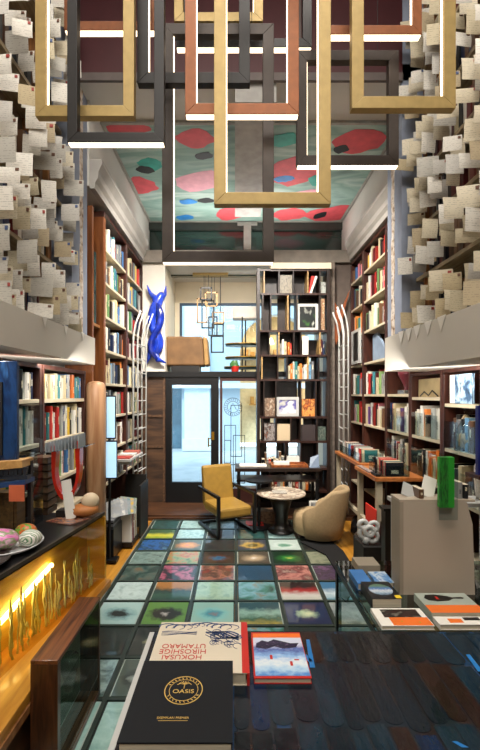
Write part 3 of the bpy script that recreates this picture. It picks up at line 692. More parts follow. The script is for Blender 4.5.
CC = {'white': ['d2cdc2', 'dad5ca'], 'cream': ['c8bda4', 'c2b69a', 'cfc5ae'], 'grey-white': ['b4b0a6', 'bcb8b0'], 'tan': ['b3a382', 'ad9d80']}
def cards(side, where, zs, x_in, x_out, y0, y1, rows_per, step):
    for si in range(len(zs) - 1):
        zlo = zs[si] if si else 2.20; zhi = zs[si + 1]; H = zhi - zlo - .03
        for r_ in range(rows_per):
            y = y1 - random.uniform(0, step * .5); n = 0
            while y > y0:
                x = random.uniform(min(x_in, x_out), max(x_in, x_out))
                wd = random.choice([.10, .12, .12, .14, .16]); ht = random.choice([.10, .12, .14, .15])
                zt = zlo - .03 + H * (r_ + .25) / rows_per * .80 + random.uniform(-.03, .03) + ht
                zt = min(zt, zhi - .10)
                if si == 0: zt = max(zt, 2.17 + ht * .75)
                px = 235 + x * F / y; py = 395 - (zt - EYE) * F / y
                if -14 < px < 494 and -2 < py + ht * F / y and py < 345:
                    key = random.choice(['red', 'blue', 'brown', 'no', 'brown', 'no']); cn = random.choice(['white', 'white', 'white', 'cream', 'grey-white', 'tan'] if side < 0 else ['cream', 'cream', 'tan', 'grey-white', 'white'])
                    o = bpy.data.objects.new('postcard', card_me[(key, random.choice((0, 1)))]); COL.objects.link(o)
                    o.location = (x, y, zt); o.scale = (wd, .12, ht)
                    o.rotation_euler = (R(random.uniform(-5, 5)), R(random.uniform(-2.5, 2.5)), R(random.uniform(-10, 16)) * side * -1)
                    o.color = hx(random.choice(CC[cn]))
                    shape = 'upright' if ht > wd else 'wide'
                    row_name = ['lowest', 'second', 'third', 'fourth', 'fifth', 'top'][si]
                    tier = ['lower', 'middle', 'upper', 'high'][r_] if rows_per > 1 else 'only'
                    tag(o, '%s %s card %s, %s from pilaster, %s string of %s tier, %s' % (shape, cn, 'unstamped' if key == 'no' else 'with ' + key + ' stamp', ORD[min(n, 48)], tier, row_name, where),
                        'postcard', 'paper cards hanging on the gallery shelves')
                    n += 1
                y -= step * random.uniform(.8, 1.2)
cards(-1, 'counter side', gz_l, -1.47, -1.32, 1.9, 3.40, 3, .135)
cards(1, 'stand side', gz_r, 1.47, 1.60, 2.0, 3.50, 2, .115)
print('CARDS', len([o for o in bpy.data.objects if o.name.startswith('postcard')]))
# small paper pennants sticking out over the pelmet edges
for i in range(5):
    y = 2.9 + i * .14 if i < 3 else 2.55 + (i - 3) * .18
    x = 1.345; o = obj('paper_pennant', MB().poly([(x, y, 2.165), (x, y + .11, 2.165), (x - .002, y + .055, 2.165 - .10)], (-.002, 0, 0)), white_paper,
        label='pointed paper pennant, %s along the pelmet edge above the beige stand' % ORD[i], cat='pennant', group='pennants on the pelmet')
for i in range(3):
    y = 2.6 + i * .33
    obj('paper_pennant', MB().poly([(-1.255, y, 2.165), (-1.255, y + .07, 2.165), (-1.253, y + .035, 2.165 - .07)], (.002, 0, 0)), white_paper,
        label='pointed paper pennant, %s along the pelmet edge above the counter' % ORD[i], cat='pennant', group='pennants on the pelmet')

# ================================================================= BIG CHANDELIER OF RECTANGLES
ch = thing('chandelier', 'large hanging chandelier of interlocking gold, copper and bronze rectangular frames with light strips', 'chandelier', (0.0, 1.75, 5.6))
obj('canopy', MB().box(-.7, .9, 1.55, 2.1, 5.56, 5.599), bronze_metal, ch, bevel=.004)
def frame(nm, x0, x1, ybot, Y, mat, ytop=None, height=None, bar=11, strips=(), d_=.036):
    """x0,x1 outer edges; ybot lower outer edge of the front face; strips: which sides glow"""
    s_ = Y / F; X0 = (x0 - 235) * s_; X1 = (x1 - 235) * s_; Z0 = EYE + (395 - ybot) * s_
    Z1 = EYE + (395 - ytop) * s_ if ytop is not None else Z0 + height
    t = bar * s_; a = Y; b_ = Y + d_
    mb = MB()
    # mitred bars
    o_ = [(X0, Z0), (X1, Z0), (X1, Z1), (X0, Z1)]; i_ = [(X0 + t, Z0 + t), (X1 - t, Z0 + t), (X1 - t, Z1 - t), (X0 + t, Z1 - t)]
    for q in range(4):
        w_ = (q + 1) % 4
        mb.poly([(o_[q][0], a, o_[q][1]), (o_[w_][0], a, o_[w_][1]), (i_[w_][0], a, i_[w_][1]), (i_[q][0], a, i_[q][1])], (0, d_, 0))
    fo = obj(nm, mb, mat, ch, bevel=.0015)
    e = .0015; m_ = .004
    for st in strips:
        s = MB()
        if st == 'under': s.box(X0 + m_, X1 - m_, a + m_, b_ - m_, Z0 - .004, Z0 + e)
        if st == 'inL': s.box(X0 + t - e, X0 + t + .004, a + .012, b_ - .014, Z0 + t, Z1 - t)
        if st == 'inR': s.box(X1 - t - .004, X1 - t + e, a + .012, b_ - .014, Z0 + t, Z1 - t)
        if st == 'inT': s.box(X0 + t, X1 - t, a + .010, b_ - .010, Z1 - t - .004, Z1 - t + e)
        if st == 'outL': s.box(X0 - .004, X0 + e, a + m_, b_ - m_, Z0, Z1)
        obj('light_strip', s, led, fo)
    xm = (X0 + X1) / 2
    obj('suspension_wire', MB().tube([(X0 + t * 2, Y + d_ / 2, Z1 - .002), (X0 + t * 2, Y + d_ / 2, 5.57)], .0015, 5).tube([(X1 - t * 2, Y + d_ / 2, Z1 - .002), (X1 - t * 2, Y + d_ / 2, 5.57)], .0015, 5), black_metal, fo)
frame('gold_frame', 214, 331, 204, 1.60, gold_metal, height=1.15, bar=12, strips=('inR', 'inL'))
frame('gold_frame', 35, 134, 116, 1.72, gold_metal, height=.95, bar=11, strips=('inL',))
frame('bronze_frame', 67, 164, 142, 1.64, bronze_metal, height=1.1, bar=10, strips=('under',))
frame('copper_frame', 185, 299, 114, 1.73, copper_metal, height=.8, bar=11, strips=('under', 'inR', 'inL'))
frame('bronze_frame', 137, 250, 83, 1.79, bronze_metal, height=.8, bar=11, strips=('inL',))
frame('bronze_frame', 162, 274, 262, 1.86, taupe_metal, ytop=23, bar=11, strips=('under', 'inL'))
frame('copper_frame', 64, 160, 30, 1.92, copper_metal, height=.42, bar=9, strips=('under',))
frame('bronze_frame', 176, 312, 47, 2.03, bronze_metal, height=.42, bar=9, strips=('under',))
frame('gold_frame', 174, 263, 21, 1.97, gold_metal, height=.45, bar=9, strips=('inR',))
frame('gold_frame', 352, 456, 108, 1.68, gold_metal, height=.95, bar=12, strips=('inR',))
frame('copper_frame', 319, 422, 34, 1.79, copper_metal, height=.55, bar=9, strips=('under', 'inR'))
frame('taupe_frame', 297, 399, 165, 1.91, taupe_metal, ytop=50, bar=10, strips=('under', 'inL'))

# ================================================================= STREET END OF THE SHOP
# blue glossy sculpture on the white wall
bs = thing('wall_sculpture', 'glossy blue twisting sculpture hung on the white wall beside the window', 'sculpture', (-1.17, 5.9, 2.1))
blue_gl = pm('blue_gloss', '1c3cb4', .12, var=.4, scale=9, coat=.8)
def W(px, py, Y=5.93): return P(px, py, Y)
obj('body', MB().tube([W(163, 291), W(158, 302), W(152, 314), W(151, 326), W(158, 336), W(160, 347), W(154, 357)], [.04, .09, .08, .06, .085, .09, .03], 10), blue_gl, bs, smooth=True, subd=1)
obj('strand', MB().tube([W(152, 298, 5.90), W(159, 306, 5.90), W(162, 318, 5.88), W(158, 330, 5.86), W(151, 340, 5.88), W(150, 350, 5.9), W(158, 361, 5.9)], [.03, .06, .06, .05, .06, .06, .03], 10), pm('blue_gloss_dark', '142a8c', .12, var=.5, scale=9, coat=.8), bs, smooth=True, subd=1)
obj('horn', MB().tube([W(157, 300), W(150, 293), W(147, 285)], [.05, .03, .006], 8), blue_gl, bs, smooth=True)
obj('horn', MB().tube([W(160, 300), W(165, 294), W(166, 286)], [.05, .03, .006], 8), blue_gl, bs, smooth=True)
obj('tail', MB().tube([W(153, 350), W(158, 360), W(166, 363)], [.06, .04, .008], 8), blue_gl, bs, smooth=True)
obj('tail', MB().tube([W(151, 350), W(149, 358), W(146, 365)], [.05, .025, .006], 8), blue_gl, bs, smooth=True)
obj('inlay', MB().ball(W(156, 333, 5.85), .05, 10, sq=(.5, .3, 1.6)), pm('dark_inlay', '1c1c24', .3), bs, smooth=True)
# brown box seat above the door
bx = thing('box_armchair', 'boxy golden-brown upholstered seat on the ledge above the door', 'armchair', (-.76, 6.3, 2.0))
suede = pm('brown_suede', '745432', .7, var=.25, scale=5, bump=.1)
obj('body', MB().poly([(-1.05, 6.12, 2.10), (-.47, 6.12, 2.10), (-.50, 6.12, 2.55), (-1.06, 6.12, 2.55)], (0, .42, 0)), suede, bx, bevel=.03)
obj('side_cushion', MB().poly([(-.468, 6.14, 2.10), (-.40, 6.14, 2.12), (-.43, 6.14, 2.53), (-.495, 6.14, 2.55)], (0, .40, 0)), pm('tan_suede', 'a07c48', .7, var=.15), bx, bevel=.015)
obj('plinth', MB().box(-.98, -.55, 6.14, 6.5, 2.0, 2.10), dark_paint, bx)
# small chandelier in the bay
sch = thing('small_chandelier', 'small pendant cluster of thin square frames hanging in the window bay', 'chandelier', (-.4, 6.5, 3.62))
obj('canopy', MB().box(*(lambda a, b_: (a.x, b_.x))(P(193, 0, 6.5), P(228, 0, 6.5)), 6.44, 6.56, 3.58, 3.619), gold_metal, sch)
tan = pm('tan_metal', '9c7c54', .4, metal=.4)
SM = [(240, 285, 138, 185, 0), (258, 305, 155, 210, 1), (228, 268, 178, 270, 1), (245, 292, 185, 290, 0), (285, 330, 228, 272, 1), (270, 305, 245, 318, 0), (283, 328, 272, 318, 0), (280, 328, 316, 380, 0)]
for i, (a, b_, c_, d_, mt) in enumerate(SM):
    Y = 6.44 + .018 * i; p0 = P(135 + a / 3.69, 250 + d_ / 3.69, Y); p1 = P(135 + b_ / 3.69, 250 + c_ / 3.69, Y)
    mb = MB(); rect(mb, p0.x, p1.x, p0.z, p1.z, Y, .022, .012); fo = obj('square_frame', mb, tan if mt else black_metal, sch)
    xw = p0.x + .06 if i % 2 else p1.x - .06
    obj('wire', MB().tube([(xw, Y - .006, p1.z), (xw, Y - .006, 3.58)], .004, 5), black_metal, fo)
# tiered gold rimmed display
ts = thing('tiered_stand', 'tiered black display stand with gold-rimmed round trays in the bay window', 'display stand', (.12, 6.65, 2.0))
obj('post', MB().tube([(.12, 6.65, 2.0), (.12, 6.65, 2.95)], .012, 8), black_metal, ts)
for z, r_ in ((2.08, .30), (2.24, .28), (2.46, .28)):
    tr = obj('tray', MB().lathe([(r_, 0), (r_, .03)], (.12, 6.65, z), 28, sy=.6), pm('tray_black', '14201c', .3), ts)
    obj('rim', MB().lathe([(r_ + .008, .03), (r_ + .008, .042), (r_ - .01, .042)], (.12, 6.65, z), 28, sy=.6), pm('gold_rim', 'c89a44', .3, metal=.8), tr)
def lamp_shade():
    t = thing('table_lamp', 'lamp with a wide off-white drum shade in the bay window', 'lamp', (.14, 6.85, 2.0))
    obj('lamp_shade', MB().box(-.04, .40, 6.70, 6.92, 2.93, 3.14), pm('shade_white', 'd4ccc0', .7), t, bevel=.02)
    obj('pole', MB().tube([(.18, 6.86, 2.0), (.18, 6.86, 2.93)], .012, 8), black_metal, t)
lamp_shade()
o = obj('flower_pot', MB().lathe([(.05, 0), (.07, .1)], (-.0, 6.25, 2.0), 14), red_p, label='little red pot with green plant standing above the side window', cat='plant pot')
obj('foliage', MB().ball((-.0, 6.25, 2.12), .07, 10, jit=.25, seed=2), pm('leaf_green', '3c6c34', .5), o)

# ================================================================= OPEN ROOM-DIVIDER SHELF
Yd = 5.72; S_ = Yd / F
def ox(px): return (px - 235) * S_
def oz(py): return EYE - (py - 395) * S_
dv = thing('open_shelf_unit', 'tall dark wenge open shelf unit with staggered compartments standing before the window', 'shelf unit', (ox(293), Yd + .15, .04))
ys = [270, 294, 331, 355.5, 380, 417.5, 442, 469, 492]
dD = .26
obj('side_panel', MB().box(ox(257), ox(260), Yd, Yd + dD, .04, oz(268)), wenge, dv); obj('side_panel', MB().box(ox(327), ox(330), Yd, Yd + dD, .04, oz(268)), wenge, dv)
for y in ys: obj('shelf', MB().box(ox(260), ox(327), Yd, Yd + dD, oz(y) - .014, oz(y) + .014), wood('wenge_red', '22110c', '3a2018', .4), dv)
obj('base_shelf', MB().box(ox(260), ox(327), Yd, Yd + dD, .04, .12), wenge, dv)
divs = [(264.2, 279, 293.4, 308, 320), (263, 271, 288, 297, 320), (269.5, 279, 294, 301, 320), (262, 278, 287, 308, 319), (264, 276, 301, 316, 321), (262.5, 276, 291, 300.5, 317), (259.5, 285.5, 301, 317.5), (270, 285.5, 301, 317)]
gold_edge = wood('gold_edge', '8c6c40', 'b8945c', .4, 3)
for r_, ds in enumerate(divs):
    z1 = oz(ys[r_]) - .014; z0 = oz(ys[r_ + 1]) + .014
    for i, x in enumerate(ds):
        obj('divider', MB().box(ox(x) - .009, ox(x) + .009, Yd + .004, Yd + dD, z0, z1), gold_edge if (r_ < 4 and (r_ + i) % 3 == 0) else wenge, dv)
# partial back panels; the openings between them show the daylight
backs = [(0, 265, 279, 0), (0, 294, 320, 0), (0, 279, 293, .0), (1, 263, 271, 0), (1, 279, 288, 0), (1, 288, 293, 0), (1, 301, 320, 0), (1, 320, 325, 0), (2, 260, 270, 0), (2, 279, 294, 0), (2, 294, 301, 0), (2, 301, 320, .5),
         (3, 262, 278, 0), (3, 288, 308, 0), (3, 314, 322, 0), (4, 260, 276, 0), (4, 276, 300, 0), (4, 308, 324, 0), (5, 262, 272, 0), (5, 278, 300, 0), (5, 306, 327, 0), (6, 260, 268, 0), (6, 278, 291, 0), (6, 300, 322, 0), (7, 262, 327, 0)]
for r_, a, b_, cut in backs:
    z1 = oz(ys[r_]) - .014; z0 = oz(ys[r_ + 1]) + .014
    if cut: z1 = z0 + (z1 - z0) * .75
    obj('back_panel', MB().box(ox(a) + .002, ox(b_) - .002, Yd + dD - .012, Yd + dD, z0, z1), wenge, dv)
def flat_item(name, px0, px1, py0, row, label, cat, mats, dep=.03, yy=None, frame_m=None, tilt=0):
    """a picture or book standing face out in a compartment of the divider"""
    z0 = oz(ys[row + 1]) + .016; z1 = oz(py0); y = Yd + .05 if yy is None else yy
    if frame_m:
        r = thing(name, label, cat, ((ox(px0) + ox(px1)) / 2, y, z0)); t = .016 if px1 - px0 < 16 else .04
        x0, x1 = ox(px0), ox(px1)
        obj('frame', MB().box(x0, x0 + t, y, y + dep, z0, z1).box(x1 - t, x1, y, y + dep, z0, z1).box(x0 + t, x1 - t, y, y + dep, z0, z0 + t).box(x0 + t, x1 - t, y, y + dep, z1 - t, z1), frame_m, r)
        obj('picture', MB().box(x0 + t, x1 - t, y + .008, y + dep, z0 + t, z1 - t), mats, r); return r
    return obj(name, MB().box(ox(px0), ox(px1), y, y + dep, z0, z1), mats, label=label, cat=cat)
flat_item('framed_print', 297.5, 319, 303, 1, 'large white-framed print with dark green and black landscape, upper divider shelf', 'picture', art('pr1', ['b8bcb0', '141618', '1c2420', '3c6c2c'], 'blobs', 1.6, 4), frame_m=white_metal)
flat_item('framed_print', 276.5, 299.5, 397, 4, 'white-framed print of a violet shape beneath grey strokes', 'picture', art('pr2', ['dcdcd8', 'dcdcd8', '3c3490', 'b8b8b0'], 'bands', .9, 2), frame_m=white_metal)
flat_item('book_facing_out', 301.5, 316, 399, 4, 'orange and red cover standing face out beside the violet print', 'book', art('bk3', ['c85c28', 'e09c50', '6c2418', 'd87c30'], 'blobs', 3, 3))
flat_item('book_facing_out', 264.5, 275.5, 398, 4, 'pale brown cover standing face out before the violet print', 'book', art('bk4', ['a88c74', '6c5444', 'c8b8a4'], 'blobs', 4, 5), yy=Yd + .09)
flat_item('book_facing_out', 264.5, 275, 423, 5, 'grey figured cover, first on the shelf above the desk', 'book', art('bk5', ['6c6464', '9c9490', '3c3430', '8c5c4c'], 'blobs', 5, 5))
flat_item('book_facing_out', 277.5, 290.5, 424, 5, 'tan cover with dark window, shelf above the desk', 'book', art('bk6', ['2c2420', 'a8906c', 'bca888', 'c8b494'], 'center', 2, 7))
flat_item('book_facing_out', 302, 316, 425, 5, 'dark cover with a round pale portrait, shelf above the desk', 'book', art('bk7', ['c8a880', 'a4444c', '6c5c58', '3c3434'], 'center', 2, 9))
flat_item('book_facing_out', 318.5, 326.5, 427, 5, 'slim grey-green cover at the ladder end of that shelf', 'book', art('bk8', ['5c6c60', '384440', '8c9484'], 'blobs', 4, 4))
flat_item('book_facing_out', 280.5, 292.5, 274, 0, 'pale worn cover standing in the topmost compartment of the divider', 'book', art('bk9', ['6c6458', '8c8474', '3c3a34'], 'blobs', 4, 4))
flat_item('book_facing_out', 321, 326.5, 281, 0, 'silvery cover in the topmost corner of the divider', 'book', art('bk10', ['8c9490', 'b0b4ac', '5c605c'], 'blobs', 3, 4))
flat_item('statuette', 321.5, 325.5, 298, 1, 'tall cream figure standing in the divider beside the white-framed print', 'figurine', art('bk11', ['c8a878', '7c4c34', 'e0d0ac'], 'blobs', 4, 6, sc3=(1, 1, 3)), dep=.06)
o = obj('book', MB().poly([(ox(310), Yd + .03, oz(294) + .016), (ox(312), Yd + .03, oz(294) + .016), (ox(318), Yd + .03, oz(276)), (ox(316), Yd + .03, oz(275))], (0, .18, 0)), white_paper, label='white book leaning diagonally in the topmost compartment', cat='book')
o = obj('book', MB().poly([(ox(308.8), Yd + .03, oz(294) + .016), (ox(309.8), Yd + .03, oz(294) + .016), (ox(315.5), Yd + .03, oz(275.5)), (ox(312), Yd + .03, oz(275))], (0, .18, 0)), red_p, label='red book leaning diagonally in the topmost compartment', cat='book')
def up_books(row, x0, x1, label_end, cols, hfrac=(.45, .8), wpx=(1.8, 3.2)):
    x = x0; i = 0; H = oz(ys[row]) - oz(ys[row + 1]) - .03
    while x < x1 - 1.6:
        wd = random.uniform(*wpx); cn = cols[i % len(cols)]; h_ = H * random.uniform(*hfrac)
        o = bpy.data.objects.new('book', proto_me); COL.objects.link(o)
        o.location = (ox(x + wd / 2), Yd + .03, oz(ys[row + 1]) + .016); o.scale = (wd * S_ * .94, .16, h_); o.color = hx(random.choice(COLS[cn]))
        tag(o, '%s book, %s in the row %s' % (cn, ORD[i], label_end), 'book', 'books on the divider shelf'); x += wd; i += 1
up_books(2, 280, 287, 'under the diagonal books of divider', ['grey', 'white', 'cream', 'white']); up_books(2, 288, 293.5, 'with orange spines, third divider shelf', ['orange', 'red', 'orange'], (.5, .6))
up_books(3, 288.5, 307, 'on the fourth divider shelf', ['cream', 'orange', 'white', 'teal', 'cream', 'orange', 'grey', 'white'], (.5, .85))
up_books(3, 309, 313.5, 'beside the fourth shelf opening', ['blue', 'grey'], (.6, .85)); up_books(6, 262, 284, 'behind the desk of the divider', ['black', 'brown', 'grey', 'red', 'black', 'cream'], (.3, .7))
up_books(2, 321, 326.5, 'wine and navy, third divider shelf', ['dark red', 'navy'], (.6, .7)); up_books(7, 271, 316, 'near floor under the desk', ['brown', 'red', 'grey', 'cream', 'orange', 'black', 'white'], (.4, .8), (2.2, 4))
flat_item('small_white_box', 287, 300, 457, 6, 'white box on the shelf just above the desk', 'box', white_paper, dep=.12)
flat_item('hanging_tag', 303, 309, 336, 2, 'pale blank card standing behind the third divider shelf', 'card', white_paper, dep=.01)
# white board and grey beam over the divider
struct('trim_21', MB().box(ox(271), ox(331), Yd - .02, Yd + .2, oz(269), oz(263)), cream_wall)
# orange leaf ornament and wall
lf = obj('leaf_ornament', MB().poly([P(336, 345, 5.9), P(331, 315, 5.9), P(335, 302, 5.9), P(340, 312, 5.9), P(350, 290, 5.9), P(344, 312, 5.9), P(341, 330, 5.9)], (0, .03, 0)), pm('rust_orange', '8c4820', .5, var=.2), label='rust-orange pointed ornament on the wall behind the ladder top', cat='ornament')

# ================================================================= LADDERS
def ladder(label, pts_px, Y, ybase, spread, group='white ladders'):
    base = P(pts_px[0], 395, Y)
    t = thing('ladder', label, 'ladder', (base.x, Y, ybase))
    return t
def make_ladder(label, x, y, ztop, curve, zb, rung=.19):
    """white metal ladder of two tall rails, curved over at the head"""
    t = thing('ladder', label, 'ladder', (x, y, zb))
    for s in (0, 1):
        yy = y + s * .36; xx = x + s * .03
        pts = [(xx, yy, zb), (xx, yy, ztop - .35), (xx + curve * .3, yy, ztop - .18), (xx + curve, yy, ztop)]
        obj('rail', MB().tube(pts, .013, 8), white_metal, t, smooth=True)
    z = zb + .2
    while z < ztop - .4:
        obj('rung', MB().tube([(x, y, z), (x + .03, y + .36, z)], .010, 6).tube([(x + .06, y, z), (x + .09, y + .36, z)], .008, 6), white_metal, t); z += rung
    for s in (0, 1):
        yy = y + s * .36; xx = x + .06 + s * .03
        pts = [(xx, yy, zb), (xx, yy, ztop - .33), (xx + curve * .3, yy, ztop - .16), (xx + curve, yy, ztop + .03)]
        obj('rail', MB().tube(pts, .011, 8), white_metal, t, smooth=True)
    return t
make_ladder('white metal ladder with curved head beside the dark divider', 1.47, 5.40, 2.84, -.09, .04)
make_ladder('white wire ladder-like rack against the bookcase near the brown wall panel', -1.36, 5.35, 2.78, .10, .04)

# ================================================================= FURNITURE AT THE FAR END
# long dark desk
dk = thing('desk', 'long dark wooden desk in front of the divider shelf', 'desk', (.56, 5.4, .04))
obj('tabletop', MB().box(0.0, 1.12, 5.18, 5.56, .655, .70), wenge, dk, bevel=.004)
obj('lower_shelf', MB().box(.02, 1.10, 5.2, 5.54, .52, .545), wenge, dk)
for x in (.03, 1.05):
    for y in (5.2, 5.50): obj('leg', MB().box(x, x + .04, y, y + .04, .041, .655), black_metal, dk)
# things on desk
obj('open_book', MB().box(.06, .42, 5.28, 5.46, .701, .716), white_paper, label='white open book lying on the dark desk', cat='book')
obj('wooden_tray', MB().box(.48, .96, 5.24, 5.5, .701, .708).box(.48, .96, 5.24, 5.255, .708, .73).box(.48, .96, 5.485, 5.5, .708, .73).box(.48, .495, 5.255, 5.485, .708, .73).box(.945, .96, 5.255, 5.485, .708, .73), wood('red_tray', '6c3418', 'a05c2c', .4), label='shallow reddish wooden tray on the dark desk', cat='tray')
obj('paper_stack', MB().box(.52, .72, 5.30, 5.42, .709, .76), white_paper, label='stack of white paper standing in the reddish tray', cat='paper')
obj('blue_folder', MB().poly([(.97, 5.22, .702), (1.10, 5.22, .702), (1.11, 5.30, .86), (1.0, 5.30, .82)], (0, .02, 0)), pm('grey_blue', '5c6c80', .5), label='grey-blue folder leaning at the end of the dark desk', cat='folder')
sd = thing('side_table', 'small black round side table behind the yellow armchair', 'table', (.30, 4.98, 0))
obj('tabletop', MB().lathe([(.17, .58), (.17, .60)], (.30, 4.98, 0), 24), black_metal, sd); obj('pole', MB().tube([(.30, 4.98, .02), (.30, 4.98, .58)], .02, 10), black_metal, sd)
obj('base', MB().lathe([(.14, 0.0), (.14, .02)], (.30, 4.98, 0), 20), black_metal, sd)
# pedestal table
pt_ = thing('pedestal_table', 'low round table with patterned stone top on a dark tapered pedestal', 'table', (.558, 4.85, 0))
obj('tabletop', MB().lathe([(.285, .45), (.297, .458), (.297, .468), (.288, .474)], (.558, 4.85, 0), 36), art('patterned_top', ['b8a890', '6c5444', 'd8ccb8', '8c7860'], 'blobs', 9, 1), pt_)
obj('pedestal', MB().lathe([(.16, 0.003), (.16, .02), (.10, .04), (.075, .1), (.085, .22), (.12, .34), (.14, .42), (.10, .45)], (.558, 4.85, 0), 24), pm('dark_pedestal', '16130f', .35), pt_, smooth=True)
obj('magazine', MB().box(.45, .62, 4.76, 4.90, .475, .483), art('mag1', ['d0ccc0', '8c8478', 'e4e0d8'], 'blobs', 5, 2), label='pale magazine lying on the low round table', cat='magazine')
# yellow armchair
ac = thing('armchair', 'mustard yellow upholstered armchair with black cantilever arms', 'armchair', (-.10, 4.93, 0), R(26))
yel = pm('mustard_leather', '94722c', .5, var=.12, scale=12, bump=.08)
M_ = lambda *a: MB().box(*a)
obj('seat', M_(-.21, .21, -.27, .24, .21, .33), yel, ac, local=True, bevel=.03)
bk = MB().poly([(-.205, .20, .24), (-.205, .30, .24), (-.205, .37, .74), (-.205, .29, .745)], (.41, 0, 0)); obj('backrest', bk, yel, ac, local=True, bevel=.025)
for s in (-1, 1):
    x = s * .235; a = MB(); w_ = .018
    a.box(x - w_, x + w_, -.28, .34, .455, .49).box(x - w_, x + w_, -.30, -.262, .004, .49).box(x - w_, x + w_, -.30, .34, .004, .034)
    obj('arm_frame', a, black_metal, ac, local=True, bevel=.004)
obj('rear_bar', MB().box(-.235, .235, .30, .335, .004, .034), black_metal, ac, local=True)
obj('seat_rail', MB().box(-.217, .217, -.20, -.16, .18, .21).box(-.217, .217, .25, .28, .44, .47), black_metal, ac, local=True)
# cream tub chair
tc_ = thing('tub_chair', 'cream upholstered tub chair turned away beside the pedestal table', 'armchair', (.985, 4.62, 0), R(-28))
crm = pm('cream_fabric', 'a48c68', .85, var=.08, scale=40, bump=.06)
# local: back towards +X
vs = []; fs = []; n = 28; A = R(118)
prof_n = 6
for i in range(n + 1):
    t = -A + 2 * A * i / n; c_ = abs(t) / A
    ht = .60 - .0 * c_ if c_ < .45 else .60 - .27 * ((c_ - .45) / .55) ** 1.3
    ro, ri = .275, .215
    ring = []
    for (r, z) in ((ro * .88, .045), (ro, .2), (ro * 1.03, ht - .03), (ro * 1.0, ht), (ri * 1.08, ht), (ri * 1.03, ht - .03), (ri, .2), (ri * .9, .045)):
        ring.append((math.cos(t) * r + (0.05 if r > .2 and z > .4 else 0), math.sin(t) * r, z))
    vs += ring
m8 = 8
for i in range(n):
    for k in range(m8): fs.append((i * m8 + k, (i + 1) * m8 + k, (i + 1) * m8 + (k + 1) % m8, i * m8 + (k + 1) % m8))
fs.append(tuple(range(m8))); fs.append(tuple(range(n * m8 + m8 - 1, n * m8 - 1, -1)))
obj('backrest', MB().add(vs, fs), crm, tc_, local=True, smooth=True)
obj('seat', MB().lathe([(.20, .05), (.235, .07), (.245, .16), (.245, .24), (.225, .29), (.16, .315), (.05, .32)], (-.075, 0, 0), 28, sy=.92), crm, tc_, local=True, smooth=True)
obj('base', MB().lathe([(.20, .003), (.20, .045)], (0, 0, 0), 24), black_metal, tc_, local=True)
# red mat by the chair
obj('red_book', MB().box(.14, .36, 4.98, 5.16, .004, .03), red_p, label='red book lying on the floor behind the yellow armchair', cat='book')
obj('low_crate', MB().box(.28, .58, 5.12, 5.28, .004, .16), art('crate', ['5c3c28', '8c6c50', '3c2418'], 'blobs', 4, 4), label='low brown box of papers on floor under the dark desk', cat='box')
obj('leaning_print', MB().box(.955, 1.13, 5.14, 5.155, .045, .29, 0).box(.975, 1.11, 5.136, 5.14, .065, .27, 1), [white_paper, art('pr9', ['2c2c2c', '8c8c88', 'e0e0dc'], 'blobs', 3, 3)], label='black and white framed print leaning behind the tub chair', cat='picture')
# flat black floor patch with a wavy outline
mt = [(300, 543), (330, 541), (343, 552), (352, 566), (357, 578), (354, 592), (346, 603), (340, 598), (342, 584), (336, 572), (326, 556)]
def FP(px, py): Y = EYE * F / (py - 395); return ((px - 235) * Y / F, Y)
obj('black_floor_patch', MB().poly([(FP(a, b_)[0], FP(a, b_)[1], .005) for a, b_ in mt], (0, 0, .012)), pm('patch_black', '08080a', .7), label='black wavy-edged mat on the floor beside the tub chair', cat='mat')

# ================================================================= RIGHT SIDE
ws = thing('wall_desk', 'narrow orange-brown ledge desk along the bookcases by the ladder', 'desk', (1.5, 4.5, 0))
obj('tabletop', MB().box(1.27, 1.72, 3.62, 4.25, .865, .90), wood('orange_wood_top', '8c4c20', 'b8743c', .35, 2, (10, 1, 10)), ws, bevel=.003)
obj('tabletop_far', MB().box(1.31, 1.72, 4.26, 5.25, .885, .92), wood('orange_wood_top', '8c4c20', 'b8743c', .35, 2, (10, 1, 10)), ws, bevel=.003)
for x, y in ((1.30, 3.66), (1.30, 4.2), (1.33, 5.2)): obj('leg', MB().box(x, x + .05, y, y + .05, 0, .885 if y > 4.3 else .865), pm('cream_leg', 'a89c84', .6), ws)
obj('low_rail', MB().box(1.31, 1.35, 3.7, 5.2, .36, .40), pm('cream_leg', 'a89c84', .6), ws)
# acrylic bins with discs
rn = random.Random(3)
for i, (y0, y1, z0) in enumerate(((3.66, 4.0, .901), (4.30, 4.66, .921), (4.72, 5.12, .921))):
    b0 = thing('acrylic_bin', ['clear plastic bin of discs at the lamp end of the ledge', 'clear plastic bin of discs in the middle of the ledge desk', 'clear plastic bin of discs at the ladder end of the ledge'][i], 'storage bin', (1.45, (y0 + y1) / 2, z0))
    if i == 0: continue_ = True
    x0, x1 = 1.34, 1.60; hh = .10
    obj('tray', MB().box(x0, x1, y0, y1, z0, z0 + .004).box(x0, x0 + .004, y0, y1, z0 + .004, z0 + hh).box(x1 - .004, x1, y0, y1, z0 + .004, z0 + hh).box(x0 + .004, x1 - .004, y0, y0 + .004, z0 + .004, z0 + hh).box(x0 + .004, x1 - .004, y1 - .004, y1, z0 + .004, z0 + hh), acrylic, b0)
    y = y0 + .012; q = 0
    while y < y1 - .02:
        cn = rn.choice(['white', 'black', 'blue', 'red', 'grey', 'cream', 'teal']); 
        o = bpy.data.objects.new('disc_case', proto_me); COL.objects.link(o); o.location = (1.47, y, z0 + .005); o.scale = (.13 * rn.uniform(.9, 1.5), .012, rn.uniform(.12, .135)); o.color = hx(rn.choice(COLS[cn]))
        o.rotation_euler = (R(-3), 0, 0)
        tag(o, '%s disc case, %s from the near end of the %s bin' % (cn, ORD[q], ['near', 'middle', 'ladder-side'][i]), 'disc case', 'disc cases in the ledge bins'); y += .021; q += 1
